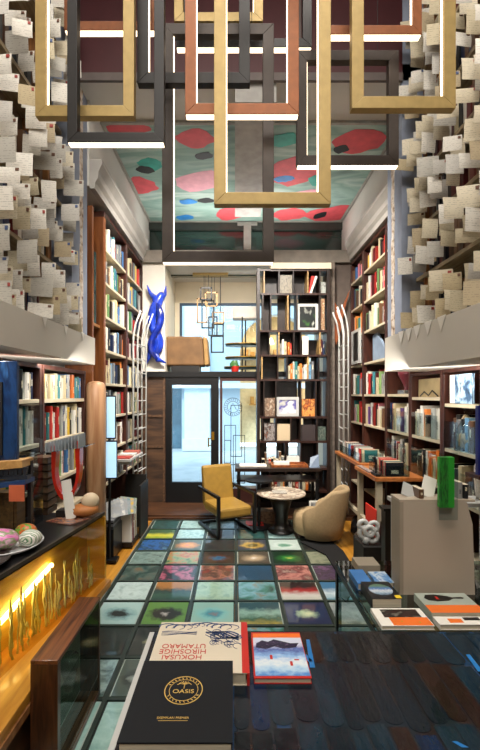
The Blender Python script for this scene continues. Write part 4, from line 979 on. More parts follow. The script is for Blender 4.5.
o = thing('desk_lamp', 'small black gooseneck lamp on the ledge desk', 'lamp', (1.40, 3.72, .90))
o.location = (1.66, 3.9, .901)
tl = thing('card_reader', 'small black gadget with bent stalk at the corner of the ledge', 'gadget', (1.36, 3.64, .901))
bpy.data.objects.remove(o)
obj('base', MB().box(1.29, 1.335, 3.66, 3.80, .901, .925), black_metal, tl, bevel=.004)
obj('stalk', MB().tube([(1.31, 3.72, .92), (1.31, 3.72, 1.02), (1.30, 3.71, 1.06), (1.275, 3.70, 1.07)], .008, 8), black_metal, tl)
obj('magazine', MB().box(1.28, 1.33, 3.84, 4.2, .901, .915), art('mg5', ['6c4c5c', 'a08c80', '3c3c54'], 'blobs', 4, 3), label='purple-grey magazine at the front edge of the ledge', cat='magazine')
# framed black and white print on bay, blue leaning book etc.
fp = thing('framed_print', 'white-framed print with golden dark centre leaning on the bookcase beside the ladder', 'picture', (1.71, 5.6, 2.09))
obj('frame', MB().box(1.70, 1.72, 5.45, 5.85, 2.09, 2.13).box(1.70, 1.72, 5.45, 5.85, 2.53, 2.57).box(1.70, 1.72, 5.45, 5.53, 2.13, 2.53).box(1.70, 1.72, 5.77, 5.85, 2.13, 2.53), white_metal, fp)
obj('picture', MB().box(1.705, 1.72, 5.53, 5.77, 2.13, 2.53), art('pr7', ['b88c3c', '2c2c24', '141414'], 'center', 2, 3), fp)
obj('leaning_board', MB().poly([(1.80, 4.64, 2.082), (1.98, 4.70, 2.082), (1.98, 5.3, 2.082), (1.80, 5.3, 2.082)], (0, 0, .012)), pm('pale_blue_board', '7c8ca0', .6), label='flat grey-blue board on the fifth shelf behind the tub chair', cat='board')
obj('big_folder', MB().poly([(1.79, 4.66, 2.096), (1.79, 5.2, 2.096), (1.79, 5.2, 2.42), (1.79, 5.05, 2.44)], (.03, 0, 0)), pm('pale_blue_board', '7c8ca0', .6), label='grey-blue portfolio propped diagonally on the fifth shelf', cat='folder')
# objects on shelf row 1.63..1.66 (display pieces)
vz = thing('trophy', 'silver cup on a dark red stem on the fourth shelf', 'trophy', (1.82, 4.25, 1.662))
obj('base', MB().box(1.76, 1.88, 4.17, 4.33, 1.662, 1.70), pm('silver', 'b8b8b8', .25, metal=.8), vz); obj('bowl', MB().lathe([(.02, .038), (.03, .1), (.08, .2), (.085, .25)], (1.82, 4.25, 1.662), 16), pm('wine_glaze', '6c2c34', .3), vz, smooth=True)
obj('box_file', MB().box(1.78, 1.98, 3.42, 3.88, 1.632, 1.80), pm('buff_box', 'a8946c', .7), label='buff cardboard box on the upper shelf under the pelmet', cat='box')
obj('eyeglass_stand', MB().tube([(1.75, 3.45, 1.64), (1.75, 3.55, 1.69), (1.75, 3.62, 1.645), (1.75, 3.7, 1.68), (1.75, 3.78, 1.64)], .006, 6), dark_paint, label='bent dark wire frame before the buff box', cat='wire frame')
# near bay: framed blue photograph, wrapped ornament, blue folder
fb = thing('framed_photograph', 'cold blue photograph with white side standing on upper shelf above the wrapped ornament', 'picture', (1.74, 3.0, 1.585))
p0 = 1.735
obj('picture', MB().box(p0, p0 + .02, 2.93, 3.16, 1.585, 1.81), art('pr8', ['16202c', '3c5c7c', 'b4ccdc', '1c2430'], 'blobs', 2.5, 8), fb)
obj('side_panel', MB().box(p0, p0 + .02, 3.165, 3.23, 1.585, 1.81), white_paper, fb)
orn = thing('wrapped_ornament', 'brown figure wrapped in clear film on the middle shelf under the blue photograph', 'ornament', (1.78, 3.05, 1.22))
obj('body', MB().ball((1.80, 3.10, 1.30), .08, 12, sq=(.8, .9, 1.0), jit=.12, seed=4).ball((1.80, 3.12, 1.42), .045, 10, sq=(.8, .8, 1.8), jit=.1, seed=5), art('orn', ['8c6c4c', 'b89c74', '5c4028'], 'blobs', 5, 2), orn, smooth=True)
obj('wrapping', MB().lathe([(.10, 0), (.11, .12), (.07, .2), (.02, .28), (.05, .33)], (1.80, 3.08, 1.218), 12), acrylic, orn)
# white feathery ornament beside green book
wo = obj('white_ornament', MB().ball((1.62, 2.66, 1.10), .06, 12, sq=(.5, .6, 2.3), jit=.2, seed=9), art('wo', ['d8d0c0', 'e8e4dc', '9c8c74'], 'blobs', 6, 3), label='white rough upright ornament standing beside the green book', cat='ornament', smooth=True)
wo.location.z = .975
obj('ornament_ledge', MB().box(1.05, 1.72, 2.56, 2.76, .93, .955).box(1.66, 1.72, 2.6, 2.72, 0, .93).box(1.06, 1.12, 2.6, 2.72, 0, .93), white_metal, label='white ledge behind the beige stand carrying the rough ornament', cat='ledge')
wo.location.z = .956
# dark blue tall folder
fo_ = obj('blue_folder', MB().box(1.40, 1.62, 2.30, 2.33, 1.19, 1.59).box(1.42, 1.60, 2.296, 2.30, 1.21, 1.57), pm('deep_blue', '1c2474', .4, var=.3, scale=9), label='deep blue folder standing high beside the wrapped ornament', cat='folder')
pk = thing('wooden_post_stand', 'brown wooden post stand carrying the deep blue folder', 'stand', (1.5, 2.35, 0))
obj('post', MB().box(1.46, 1.52, 2.30, 2.37, 0, 1.19), case_red, pk); obj('top', MB().box(1.38, 1.64, 2.26, 2.40, 1.17, 1.189), case_red, pk)
# under desk clutter: black bag, red book, white knotted sculpture, dark cabinet
bag = thing('black_bag', 'crumpled black bag on the floor under the ledge desk', 'bag', (1.33, 4.45, 0))
obj('body', MB().ball((1.42, 4.45, .17), .15, 14, sq=(.8, 1.1, 1), jit=.16, seed=3), pm('black_plastic', '101012', .25, var=.3), bag)
obj('handle', MB().tube([(1.4, 4.35, .28), (1.4, 4.4, .40), (1.4, 4.5, .40), (1.4, 4.56, .28)], .01, 6), black_metal, bag)
kd = thing('display_cabinet', 'dark wooden cabinet with open front below the ledge, beside the beige stand', 'cabinet', (1.5, 3.3, 0))
obj('body', MB().box(1.30, 1.70, 2.95, 3.58, .0, .52), pm('near_black_wood', '17110d', .5), kd)
obj('front', MB().box(1.285, 1.30, 2.97, 3.56, .02, .5), pm('near_black_wood2', '0f0b09', .4), kd)
obj('dark_side_cabinet', MB().box(1.075, 1.28, 2.86, 2.94, 0, .82).box(1.06, 1.30, 2.85, 2.95, .82, .84), pm('near_black_wood2', '0f0b09', .4), label='narrow near-black upright cabinet between the red book and the beige stand', cat='cabinet')
rbk = obj('red_book', MB().poly([(1.20, 3.68, .66), (1.20, 3.68, .41), (1.27, 3.60, .36), (1.27, 3.60, .61)], (.012, .012, 0)), pm('bright_red', 'c83428', .4, var=.06), label='bright red book propped upright above the white knotted sculpture', cat='book')
obj('black_crate', MB().box(1.10, 1.28, 3.42, 3.72, 0, .35), dark_paint, label='black crate on the wooden floor carrying the red book', cat='crate', bevel=.006)
kn = MB()
for i, (x, y, z, r_) in enumerate(((1.13, 3.50, .36, .05), (1.19, 3.49, .33, .045), (1.11, 3.5, .43, .035), (1.20, 3.49, .42, .035), (1.16, 3.48, .38, .04))):
    pts = [(x + math.cos(a) * r_, y, z + math.sin(a) * r_) for a in [2 * math.pi * q / 12 for q in range(13)]]
    kn.tube(pts, .02, 8, cap=False)
kn.tube([(1.13, 3.49, .272), (1.14, 3.49, .33)], .03, 8)
kn.v = [v + Vector((.01, 0, .085)) for v in kn.v]
obj('knotted_sculpture', kn, white_metal, label='white sculpture of looping knots on the black crate', cat='sculpture', smooth=True)
obj('grey_bag', MB().ball((1.05, 3.34, .11), .11, 12, sq=(1, 1, 1), jit=.2, seed=8), pm('grey_bag', '3c3c40', .5), label='dark grey crumpled bag before the black crate', cat='bag')

# ----- glass vitrine and beige stand
vt = thing('vitrine_table', 'glass-topped display table carrying the orange-covered books', 'display table', (.9, 1.85, 0))
obj('glass_top', MB().box(.515, 1.28, 1.442, 2.05, .785, .80), glass('tinted_glass', 'b8ccc4', 0.9), vt)
obj('inner_shelf', MB().box(.53, 1.26, 1.46, 2.03, .40, .415), pm('vitrine_inside', '3c4c44', .4, var=.4, scale=6), vt)
obj('side_rail', MB().box(.512, .530, 1.442, 2.05, .76, .784).box(1.262, 1.28, 1.442, 2.05, .76, .784).box(.53, 1.262, 2.03, 2.05, .76, .784), black_metal, vt)
for x, y in ((.513, 1.45), (.513, 2.02), (1.25, 1.45), (1.25, 2.02)): obj('leg', MB().box(x, x + .025, y, y + .025, 0, .76), black_metal, vt)
obj('glass_side', MB().box(.518, .524, 1.48, 2.01, .42, .758), clear, vt)
bst = thing('beige_stand', 'large plain beige display stand box rising above the orange-covered books', 'stand', (.86, 1.78, .80))
bei = pm('beige_laminate', 'b0a290', .6, var=.03, scale=2)
b_ = MB(); b_.poly([(.716, 1.70, .801), (1.02, 1.70, .801), (1.01, 1.70, 1.10), (.985, 1.70, 1.195), (.716, 1.70, 1.195)], (0, .02, 0)); obj('front_panel', b_, bei, bst)
obj('side_panel', MB().box(.700, .716, 1.70, 1.79, .801, 1.194), pm('beige_edge', '958a78', .6, var=.05), bst)
obj('top_panel', MB().box(.70, 1.02, 1.70, 1.80, 1.1955, 1.205), bei, bst)
# green book in acrylic, tablet, papers on the stand top
gb = thing('acrylic_book_case', 'bright green book in a clear acrylic case at the rim of the beige stand', 'book', (.955, 1.77, 1.236))
obj('acrylic_case', MB().box(.848, .925, 1.66, 1.664, 1.13, 1.41), acrylic, gb)
g_ = MB().box(.855, .890, 1.668, 1.69, 1.18, 1.39, 0).box(.890, .915, 1.668, 1.692, 1.18, 1.39, 1)
obj('cover', g_, [art('greenart', ['1c7c2c', '3cb83c', '166c24', '4ccc44'], 'blobs', 4, 2), pm('lime_green', '3cd03c', .4, var=.03)], gb)
o = obj('tilted_card', MB().box(-.03, .03, 0, .004, 0, .09), white_paper, label='white tilted tablet-sized card on the beige stand beside the green book', cat='card', local=True); o.location = (.84, 1.75, 1.206); o.rotation_euler = (R(-20), R(22), 0)
o = obj('tilted_card', MB().box(-.03, .03, 0, .004, 0, .06), white_metal, label='small pale card leaning at the corner of the beige stand', cat='card', local=True); o.location = (.755, 1.75, 1.206); o.rotation_euler = (R(-30), R(26), 0)
for i, (x, c_, h_) in enumerate(((.965, 'grey', .07), (.99, 'black', .06), (.80, 'brown', .04))):
    o = bpy.data.objects.new('book', proto_me); COL.objects.link(o); o.location = (x, 1.712, 1.206); o.scale = (.022, .08, h_); o.color = hx(COLS[c_][0])
    tag(o, 'little %s book standing on the beige stand top' % c_, 'book')
db = obj('dark_blue_panel', MB().poly([(1.045, 1.64, .801), (1.20, 1.64, .801), (1.20, 1.64, 1.06), (1.06, 1.64, 1.0)], (0, .03, 0)), pm('slate_blue', '2c3c50', .4), label='dark slate-blue panel beside the beige stand', cat='panel')
# books on the glass
def lying(name, x0, x1, y0, y1, z0, z1, cov, label, cat='book', rz=0, cover_label=None, pages=None):
    cx_, cy_ = (x0 + x1) / 2, (y0 + y1) / 2; r = thing(name, label, cat, (cx_, cy_, z0), rz)
    a, b_, h = (x1 - x0) / 2, (y1 - y0) / 2, z1 - z0
    obj('pages', MB().box(-a + .002, a - .003, -b_ + .003, b_ - .003, .002, h - .002), page if pages is None else pages, r, local=True)
    obj('cover', MB().box(-a, a, -b_, b_, h - .002, h).box(-a, a, -b_, b_, 0, .002).box(-a, -a + .002, -b_, b_, .002, h - .002), cov, r, local=True, label=cover_label)
    return r
lb_ = art('lb1', ['2c64a8', '5c94c8', 'c8d4dc', '3c7cb8'], 'blobs', 2.5, 1)
lying('book', .535, .60, 1.74, 1.88, .801, .83, pm('sky_blue', '3c78b8', .4), 'small bright blue book stack at the corner of the glass display table')
lying('book', .62, .70, 1.76, 1.87, .801, .825, lb_, 'blue and white covered book beside the beige stand foot')
r = lying('book', .545, .665, 1.59, 1.735, .801, .841, pm('black_cover', '14161a', .35), 'thick black book with a round painted plate on its cover')
obj('plate_print', MB().lathe([(.048, .040), (.048, .0408)], (0, 0, 0), 28), art('plate', ['24384c', '8ca4b8', 'c4ccd0', '3c6cac', '5c7c64'], 'split', 5, 4), r, local=True)
obj('yellow_label', MB().box(.037, .060, -.072, -.047, .0402, .0408), pm('label_yellow', 'e0c030', .4), r, local=True)
r = lying('book', .53, .722, 1.445, 1.565, .801, .816, white_paper, 'white book with dark picture and orange lower band at glass table edge')
obj('dark_print', MB().box(-.065, .075, -.005, .05, .0152, .0156), art('dp', ['181818', '3c2420', '101010', '7c7468'], 'blobs', 3, 3), r, local=True)
obj('orange_band', MB().box(-.050, .093, -.058, -.006, .0154, .0162), orange_p, r, local=True)
obj('lettering_dots', MB().box(-.015, -.008, -.036, -.030, .0163, .0166).box(.05, .055, -.044, -.034, .0163, .0166), pm('ochre_ink', 'c09030', .4), r, local=True)
r = lying('book', .738, .945, 1.50, 1.65, .801, .833, pm('grey_green_cover', 'a4aca0', .4), 'thick grey-green book with black bottle shape and orange band')
bt = [(-.085, .035), (-.07, .058), (-.03, .062), (.02, .05), (.035, .038), (.075, .042), (.085, .035), (.075, .028), (.035, .03), (.01, .014), (-.04, .008), (-.075, .018)]
obj('black_shape', MB().poly([(a * .95, b_, .0321) for a, b_ in bt], (0, 0, .0006)), pm('ink_black', '08080a', .35), r, local=True)
obj('orange_band', MB().box(-.1035, .1035, -.075, -.02, .0321, .0329), orange_p, r, local=True)
obj('red_mark', MB().box(-.035, -.025, .022, .045, .0328, .0332), red_p, r, local=True)
r = lying('book', .74, .95, 1.445, 1.497, .801, .821, white_paper, 'white book with small grey print, front corner of the glass table')
obj('orange_print', MB().box(-.06, -.01, -.015, .01, .0201, .0206), orange_p, r, local=True)
obj('grey_print', MB().box(.0, .06, .0, .02, .0201, .0206), dark_paint, r, local=True)
obj('beige_box', MB().box(.585, .69, 1.90, 2.0, .801, .84), pm('beige_edge', '958a78', .6), label='flat beige box at the rear corner of the glass table', cat='box')

# ================================================================= NEAR TABLE
nt_ = thing('display_table', 'dark blue-black glass-topped table filling the front of the shop', 'table', (.5, .95, 0))
tm, ntt, pb = base_mat('dark_patterned_glass')
N = ntt.nodes; L = ntt.links
tc = N.new('ShaderNodeTexCoord'); mp = N.new('ShaderNodeMapping'); mp.inputs['Scale'].default_value = (3.2, 14, 1); mp.inputs['Rotation'].default_value = (0, 0, R(90)); L.new(tc.outputs['Object'], mp.inputs[0])
br = N.new('ShaderNodeTexBrick'); br.inputs['Scale'].default_value = 1.0; br.inputs['Brick Width'].default_value = 1.0; br.inputs['Row Height'].default_value = 1.0; br.inputs['Mortar Size'].default_value = .05
br.offset = 0.37; br.inputs['Color1'].default_value = hx('0c1e2a'); br.inputs['Color2'].default_value = hx('332822'); br.inputs['Mortar'].default_value = hx('03070c'); L.new(mp.outputs[0], br.inputs['Vector'])
nz = N.new('ShaderNodeTexNoise'); nz.inputs['Scale'].default_value = 7; nz.inputs['Detail'].default_value = 5; L.new(tc.outputs['Object'], nz.inputs['Vector'])
mp2 = N.new('ShaderNodeMapping'); mp2.inputs['Scale'].default_value = (9, 1.2, 1); L.new(tc.outputs['Object'], mp2.inputs[0])
nz2 = N.new('ShaderNodeTexNoise'); nz2.inputs['Scale'].default_value = 1.6; nz2.inputs['Detail'].default_value = 2; L.new(mp2.outputs[0], nz2.inputs['Vector'])
rp = N.new('ShaderNodeValToRGB'); cr = rp.color_ramp
for i, (p_, c_) in enumerate(((.36, '2e1812'), (.46, '0c1a24'), (.60, '0e2430'), (.67, '14446c'))):
    if i > 1: cr.elements.new(p_)
    cr.elements[i].position = p_; cr.elements[i].color = hx(c_)
L.new(nz2.outputs['Fac'], rp.inputs[0])
mx = N.new('ShaderNodeMix'); mx.data_type = 'RGBA'; mx.inputs[0].default_value = .55; L.new(br.outputs['Color'], mx.inputs[6]); L.new(rp.outputs[0], mx.inputs[7]); L.new(mx.outputs[2], pb.inputs['Base Color'])
pb.inputs['Roughness'].default_value = .22; pb.inputs['Specular IOR Level'].default_value = .35; pb.inputs['Coat Weight'].default_value = .15; pb.inputs['Coat Roughness'].default_value = .04
bp = N.new('ShaderNodeBump'); bp.inputs['Strength'].default_value = .35; bp.inputs['Distance'].default_value = .01; L.new(nz.outputs['Fac'], bp.inputs['Height']); L.new(bp.outputs[0], pb.inputs['Normal'])
bp2 = N.new('ShaderNodeBump'); bp2.inputs['Strength'].default_value = .06; bp2.inputs['Distance'].default_value = .01; L.new(nz.outputs['Fac'], bp2.inputs['Height']); L.new(bp2.outputs[0], pb.inputs['Coat Normal'])
obj('glass_top', MB().box(-.288, 1.45, .35, 1.435, .78, .80), tm, nt_)
obj('white_edge', MB().box(-.305, -.289, .35, 1.435, .775, .80), white_metal, nt_)
obj('rear_edge', MB().box(-.305, 1.45, 1.4355, 1.441, .775, .799), pm('dark_edge', '1c1e20', .25, metal=.5), nt_)
obj('body', MB().box(-.25, 1.4, .40, 1.38, .0, .775), pm('table_body', '1a1614', .5), nt_)
stc = [pm('strip_%d' % q, c_, .18, var=.35, scale=14, bump=.25, stretch=(3, 1, 1), spec=.5) for q, c_ in enumerate(('08141e', '0e2430', '241410', '0a1e3a', '10141a', '060e14'))]
rs_ = random.Random(21); x = -.275; q = 0
while x < 1.40:
    wd = rs_.choice((.045, .055, .062, .07)); ysm = [1.428, 1.26 + rs_.uniform(-.01, .01), 1.03 + rs_.uniform(-.03, .03), .86 + rs_.uniform(-.02, .02), .40]
    mb = MB(); rn_ = .02
    for a, b_ in zip(ysm[:-1], ysm[1:]):
        c0, c1 = x + .003, x + wd - .003; r_ = (c1 - c0) / 2; cm = (c0 + c1) / 2
        pts = [(c0, a - .004, .8002), (c1, a - .004, .8002)] + [(cm + r_ * math.cos(t), b_ + .004 + r_ * .8 + r_ * .8 * math.sin(t), .8002) for t in [-math.pi * k_ / 6 for k_ in range(7)]]
        mb.poly(pts[:2] + pts[2:], (0, 0, .0009), rs_.choice((0, 0, 1, 1, 2, 3, 4, 5)))
    obj('glass_strip', mb, stc, nt_); x += wd; q += 1
blue_stroke_m = pm('blue_ink', '2474b8', .35)  # flat blue strokes laid on the tabletop
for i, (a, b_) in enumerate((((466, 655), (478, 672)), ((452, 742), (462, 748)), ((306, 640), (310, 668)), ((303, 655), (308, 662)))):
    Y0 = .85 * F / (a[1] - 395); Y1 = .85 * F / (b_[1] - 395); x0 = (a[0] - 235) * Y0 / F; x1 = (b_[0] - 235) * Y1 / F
    obj('blue_stroke', MB().poly([(x0, Y0, .8013), (x0 + .012, Y0, .8013), (x1 + .016, Y1, .8013), (x1, Y1, .8013)], (0, 0, .0006)), blue_stroke_m, nt_)
# art book with woodblock-style waves
hb = thing('art_book', 'large cream art book with blue brush waves and red spine', 'book', (-.112, 1.30, .80))
x0, x1, y0, y1, zt = -.262, .035, 1.168, 1.430, .838
obj('pages', MB().box(x0 + .002, x1 - .004, y0 + .004, y1 - .004, .803, zt - .003), page, hb)
cov = pm('cream_cover', 'cfc3ad', .45, var=.04)
obj('cover', MB().box(x0, x1, y0, y1, zt - .003, zt).box(x0, x1, y0, y1, .8005, .803), cov, hb)
obj('spine', MB().box(x1, x1 + .008, y0, y1, .8005, zt).box(x1 - .014, x1, y0, y1, zt, zt + .0006), red_p, hb, label='red spine')
ink = pm('wave_blue', '2c4474', .5); ink2 = pm('wave_grey', '6c7484', .5)
rw = random.Random(12); zz = zt + .0004
def stroke(mb, pts, w0, w1):
    L_ = len(pts); left = []; right = []
    for i, p in enumerate(pts):
        q = pts[min(i + 1, L_ - 1)]; r0 = pts[max(i - 1, 0)]; dx, dy = q[0] - r0[0], q[1] - r0[1]; l = math.hypot(dx, dy) or 1
        w_ = w0 + (w1 - w0) * i / (L_ - 1); left.append((p[0] - dy / l * w_, p[1] + dx / l * w_, zz)); right.append((p[0] + dy / l * w_, p[1] - dx / l * w_, zz))
    for i in range(L_ - 1): mb.poly([left[i], left[i + 1], right[i + 1], right[i]], (0, 0, .0006))
wv = MB()
for s in range(9):   # flowing parallel curls
    cx_ = -.235 + s * .027; r = .018 + rw.uniform(0, .014)
    pts = [(cx_ + r * math.cos(t) * 1.2, 1.405 - .008 * math.sin(s) + r * math.sin(t) * .6) for t in [R(200) - R(260) * q / 9 for q in range(10)]]
    stroke(wv, pts, .003, .0006)
for s in range(7):
    a = .004 * s; pts = [(-.10 + .016 * q, 1.385 - .0042 * q - a * 1.4 - .010 * math.sin(q * .9 + s)) for q in range(8)]
    stroke(wv, pts, .0012, .0030)
w2 = wv
for s in range(34):
    x = rw.uniform(-.07, .015); y = rw.uniform(1.29, 1.37); r = rw.uniform(.005, .016)
    stroke(w2, [(x + r * math.cos(t), y + r * math.sin(t)) for t in [R(30) + R(240) * q / 7 for q in range(8)]], .0018, .0006)
for s in range(5): stroke(w2, [(-.25 + .02 * q, 1.372 - .004 * s + .004 * math.sin(q + s)) for q in range(7)], .0006, .0009)
obj('wave_drawing', wv, ink, hb)
for i, s in enumerate(('HOKUSAI', 'HIROSHIGE', 'UTAMARO')):
    text(s, .031, (-.165, 1.240 + .027 * i, zt + .0006), (0, 0, math.pi), red_p, hb, sx=.95)
# small colourful book
r = lying('book', .056, .226, 1.175, 1.402, .801, .818, red_p, 'smaller book with blue mountain picture and orange head band, red covers')
obj('picture', MB().box(-.080, .083, -.104, .082, .0171, .0176), art('fuji', ['4c84c4', 'a8c8e0', 'd8e0e4', '88b0dc', '4c5c9c', 'c8ccdc'], 'split', 4, 2, sc3=(1, 1.5, 1)), r, local=True)
obj('orange_band', MB().box(-.080, .083, .0825, .106, .0171, .0176), orange_p, r, local=True)
mt_ = [(-.07, .05), (-.05, .066), (-.03, .058), (-.01, .072), (.02, .060), (.045, .05), (.072, .052), (.06, .03), (.02, .022), (-.01, .034), (-.04, .020), (-.072, .028)]
obj('mountain_print', MB().poly([(a, b_, .0177) for a, b_ in mt_], (0, 0, .0005)), art('mtn', ['101024', '1c1834', '2c2040', '8c7890'], 'blobs', 9, 3), r, local=True)
obj('print_marks', MB().box(-.03, -.022, -.03, -.01, .0177, .0182).box(.03, .038, -.06, -.04, .0177, .0182).box(.045, .06, -.035, -.030, .0177, .0182), red_p, r, local=True)
# black lettered stack
bb_ = thing('black_catalogue', 'big black catalogue with gold round seal on its cover', 'book', (-.132, 1.02, .80))
x0, x1, y0, y1 = -.262, -.006, .80, 1.158
y0 = .885; z_ = .801; 
for i in range(4):
    obj('page_block' if i else 'lower_page_block', MB().box(x0 + .003 + .002 * (i % 2), x1 - .003, y0 + .003, y1 - .002, z_, z_ + .0165), page, bb_); z_ += .0165
    obj('cover', MB().box(x0, x1, y0, y1, z_, z_ + .0035), pm('matt_black', '0e1014', .5, var=.08, spec=.3), bb_); z_ += .0035
gold = pm('gold_foil', 'd0ac5c', .4, metal=.1, var=.05)
gc = MB(); cx_, cy_ = -.134, 1.043
def ringm(mb, r, w_, z):
    n = 40
    for k in range(n):
        t0 = 2 * math.pi * k / n; t1 = 2 * math.pi * (k + 1) / n
        mb.poly([(cx_ + math.cos(t0) * r, cy_ + math.sin(t0) * r, z), (cx_ + math.cos(t1) * r, cy_ + math.sin(t1) * r, z), (cx_ + math.cos(t1) * (r + w_), cy_ + math.sin(t1) * (r + w_), z), (cx_ + math.cos(t0) * (r + w_), cy_ + math.sin(t0) * (r + w_), z)], (0, 0, .0006))
ringm(gc, .0475, .0024, z_); ringm(gc, .0365, .0014, z_)
for k in range(26):
    t = 2 * math.pi * k / 26
    if abs(math.sin(t)) < .25: continue
    gc.tube([(cx_ + math.cos(t) * .0395, cy_ + math.sin(t) * .0395, z_ + .0003), (cx_ + math.cos(t + .06) * .0445, cy_ + math.sin(t + .06) * .0445, z_ + .0003)], .0013, 4)
# palm over the word
gc.tube([(cx_, cy_ + .004, z_ + .0003), (cx_ + .001, cy_ + .020, z_ + .0003)], .0012, 4)
for a in (10, 45, 80, 110, 140, 175): gc.tube([(cx_, cy_ + .020, z_ + .0003), (cx_ + .012 * math.cos(R(a)), cy_ + .022 + .010 * math.sin(R(a)), z_ + .0003), (cx_ + .019 * math.cos(R(a)), cy_ + .018 + .008 * math.sin(R(a)), z_ + .0003)], .001, 4)
obj('gold_seal', gc, gold, bb_)
text('OASIS', .0185, (cx_, cy_ - .006, z_ + .0006), (0, 0, 0), gold, bb_, sx=1.15)
text('EXEMPLARI PREMIER', .0085, (-.148, .952, z_ + .0006), (0, 0, 0), gold, bb_)
gl = MB().box(-.182, -.112, .944, .945, z_, z_ + .0005); obj('gold_rule', gl, gold, bb_)

# ================================================================= COUNTER, LEFT
# plan of the lit glass front: runs from (-1.06,1.70) back to (-.88,2.78)
A0 = Vector((-1.045, 1.70, 0)); A1 = Vector((-.885, 2.72, 0)); dv_ = (A1 - A0).normalized(); nv = Vector((dv_.y, -dv_.x, 0))
A0 = A0 - dv_ * .6
ct = thing('counter', 'shop counter with black top and glowing golden glass front', 'counter', (-1.2, 2.2, 0))
ZT, ZB = .85, .40
def slab_(mb, a, b_, th, z0, z1, side=-1):
    n_ = nv * th * side; mb.poly([(a.x, a.y, z0), (b_.x, b_.y, z0), (b_.x + n_.x, b_.y + n_.y, z0), (a.x + n_.x, a.y + n_.y, z0)], (0, 0, z1 - z0)); return mb
# worktop
obj('worktop', MB().poly([(-1.70, A0.y, ZT - .03), (A0.x - .015, A0.y, ZT - .03), (A1.x - .015, A1.y, ZT - .03), (-1.37, A1.y, ZT - .03), (-1.37, 2.0, ZT - .03), (-1.70, 2.0, ZT - .03)], (0, 0, .03)), pm('black_counter', '0c0c0e', .35, var=.2, coat=.3), ct)
obj('top_rail', slab_(MB(), A0, A1, .014, ZT - .012, ZT + .006), pm('dark_rail', '4a4238', .35, metal=.5), ct)
gmat = glass('golden_glass', 'f6ecc8', .35, .05)
obj('glass_front', slab_(MB(), A0 + dv_ * .0, A1, .006, ZB, ZT - .013), gmat, ct)
# lit back board with golden veneer
gv = wood('gold_back_board', 'c09030', 'e4c050', .4, 2, (2, 2, 10))
Bo = nv * -.13
obj('inner_board', slab_(MB(), A0 + Bo, A1 + Bo, .02, ZB, ZT - .031), gv, ct)
obj('end_board', MB().poly([(A1.x, A1.y, ZB), (A1.x - nv.x * .15, A1.y - nv.y * .15, ZB), (A1.x - nv.x * .15 + dv_.x * .015, A1.y - nv.y * .15 + dv_.y * .015, ZB), (A1.x + dv_.x * .015, A1.y + dv_.y * .015, ZB)], (0, 0, ZT - ZB - .031)), gv, ct)
a_ = A0 + nv * -.115; b2 = A1 + nv * -.115 - dv_ * .42
zl0 = .62
a_ = a_ + dv_ * .72
obj('light_strip', MB().tube([(a_.x, a_.y, .535), (b2.x, b2.y, .665)], .012, 8), pm('warm_strip', 'fff3c0', .5, emit=22, ecol='fff0c0', var=0), ct)
# pale stems standing in for streaky reflections and wavy texture of the glass front
gg = pm('streak_green', 'd4d8a4', .25, var=.3, scale=25, coat=.5, stretch=(1, 1, .2))
gg.node_tree.nodes['Principled BSDF'].inputs['Transmission Weight'].default_value = .15
rg = random.Random(5)
for i in range(56):
    p = A0 + dv_ * (.50 + i * .0195 + rg.uniform(-.008, .008)) - nv * rg.uniform(.02, .09); h_ = rg.uniform(.12, .36) * (1 - .3 * i / 56)
    pts = [(p.x + rg.uniform(-.005, .005), p.y + rg.uniform(-.006, .006), ZB + .012 + h_ * q / 7) for q in range(8)]
    o = obj('reflection_streak', MB().tube(pts, [rg.uniform(.003, .009) for _ in range(7)] + [.002], 6), gg, ct, smooth=True)
# wooden ledge in front of the glass
ed = MB(); q0 = A0 + nv * .002; q1 = A1 + nv * .002
ed.poly([(q0.x - .30, q0.y, ZB - .05), (-.868, q0.y, ZB - .05), (-.868, 2.35, ZB - .05), (q1.x + .04, q1.y, ZB - .05), (q1.x - .2, q1.y, ZB - .05)], (0, 0, .048))
obj('ledge', ed, gold_wood, ct, bevel=.004)
obj('ledge_moulding', MB().poly([(-.875, A0.y, ZB - .085), (-.862, A0.y, ZB - .085), (-.862, 2.35, ZB - .085), (-.875, 2.35, ZB - .085)], (0, 0, .034)), case_wood, ct)
obj('plinth', MB().poly([(-1.70, A0.y, 0), (-.90, A0.y, 0), (-.90, 2.33, 0), (-.92, 2.7, 0), (-1.36, 2.7, 0), (-1.36, 2.0, 0), (-1.70, 2.0, 0)], (0, 0, ZB - .051)), wood('dark_plinth', '3c2414', '5c3a22', .5), ct)
# wood-framed vitrine standing before the counter
vc = thing('wooden_vitrine', 'brown wooden framed glass case standing on the floor before the counter', 'display case', (-.81, 1.95, 0))
vx0, vx1, vy0, vy1, vz = -.872, -.745, 1.68, 2.21, .535
vx0 = -.86
wv_ = wood('walnut_strips', '20100a', '52301a', .35, 4, (14, 14, 1.2), coat=.3); wt = wood('walnut_top', '3a1e10', '7e4c2a', .35, 3, (22, 1, 10), coat=.3)
obj('front_panel', MB().box(vx0, vx1, vy0, vy0 + .03, 0, vz - .018), wv_, vc, bevel=.002)
obj('top', MB().box(vx0, vx1, vy0, vy1, vz - .018, vz), wt, vc, bevel=.002)
obj('rear_panel', MB().box(vx0, vx1, vy1 - .02, vy1, 0, vz - .018), wv_, vc)
obj('inner_side', MB().box(vx0, vx0 + .012, vy0 + .03, vy1 - .02, .02, vz - .018), pm('case_inside', '8c9488', .5, var=.3, scale=4), vc)
obj('bottom_rail', MB().box(vx0, vx1, vy0 + .03, vy1 - .02, 0.003, .03), wt, vc)
obj('glass_side', MB().box(vx1 - .006, vx1 - .002, vy0 + .03, vy1 - .02, .03, vz - .018), glass('case_glass', 'e2ece6', .35), vc)
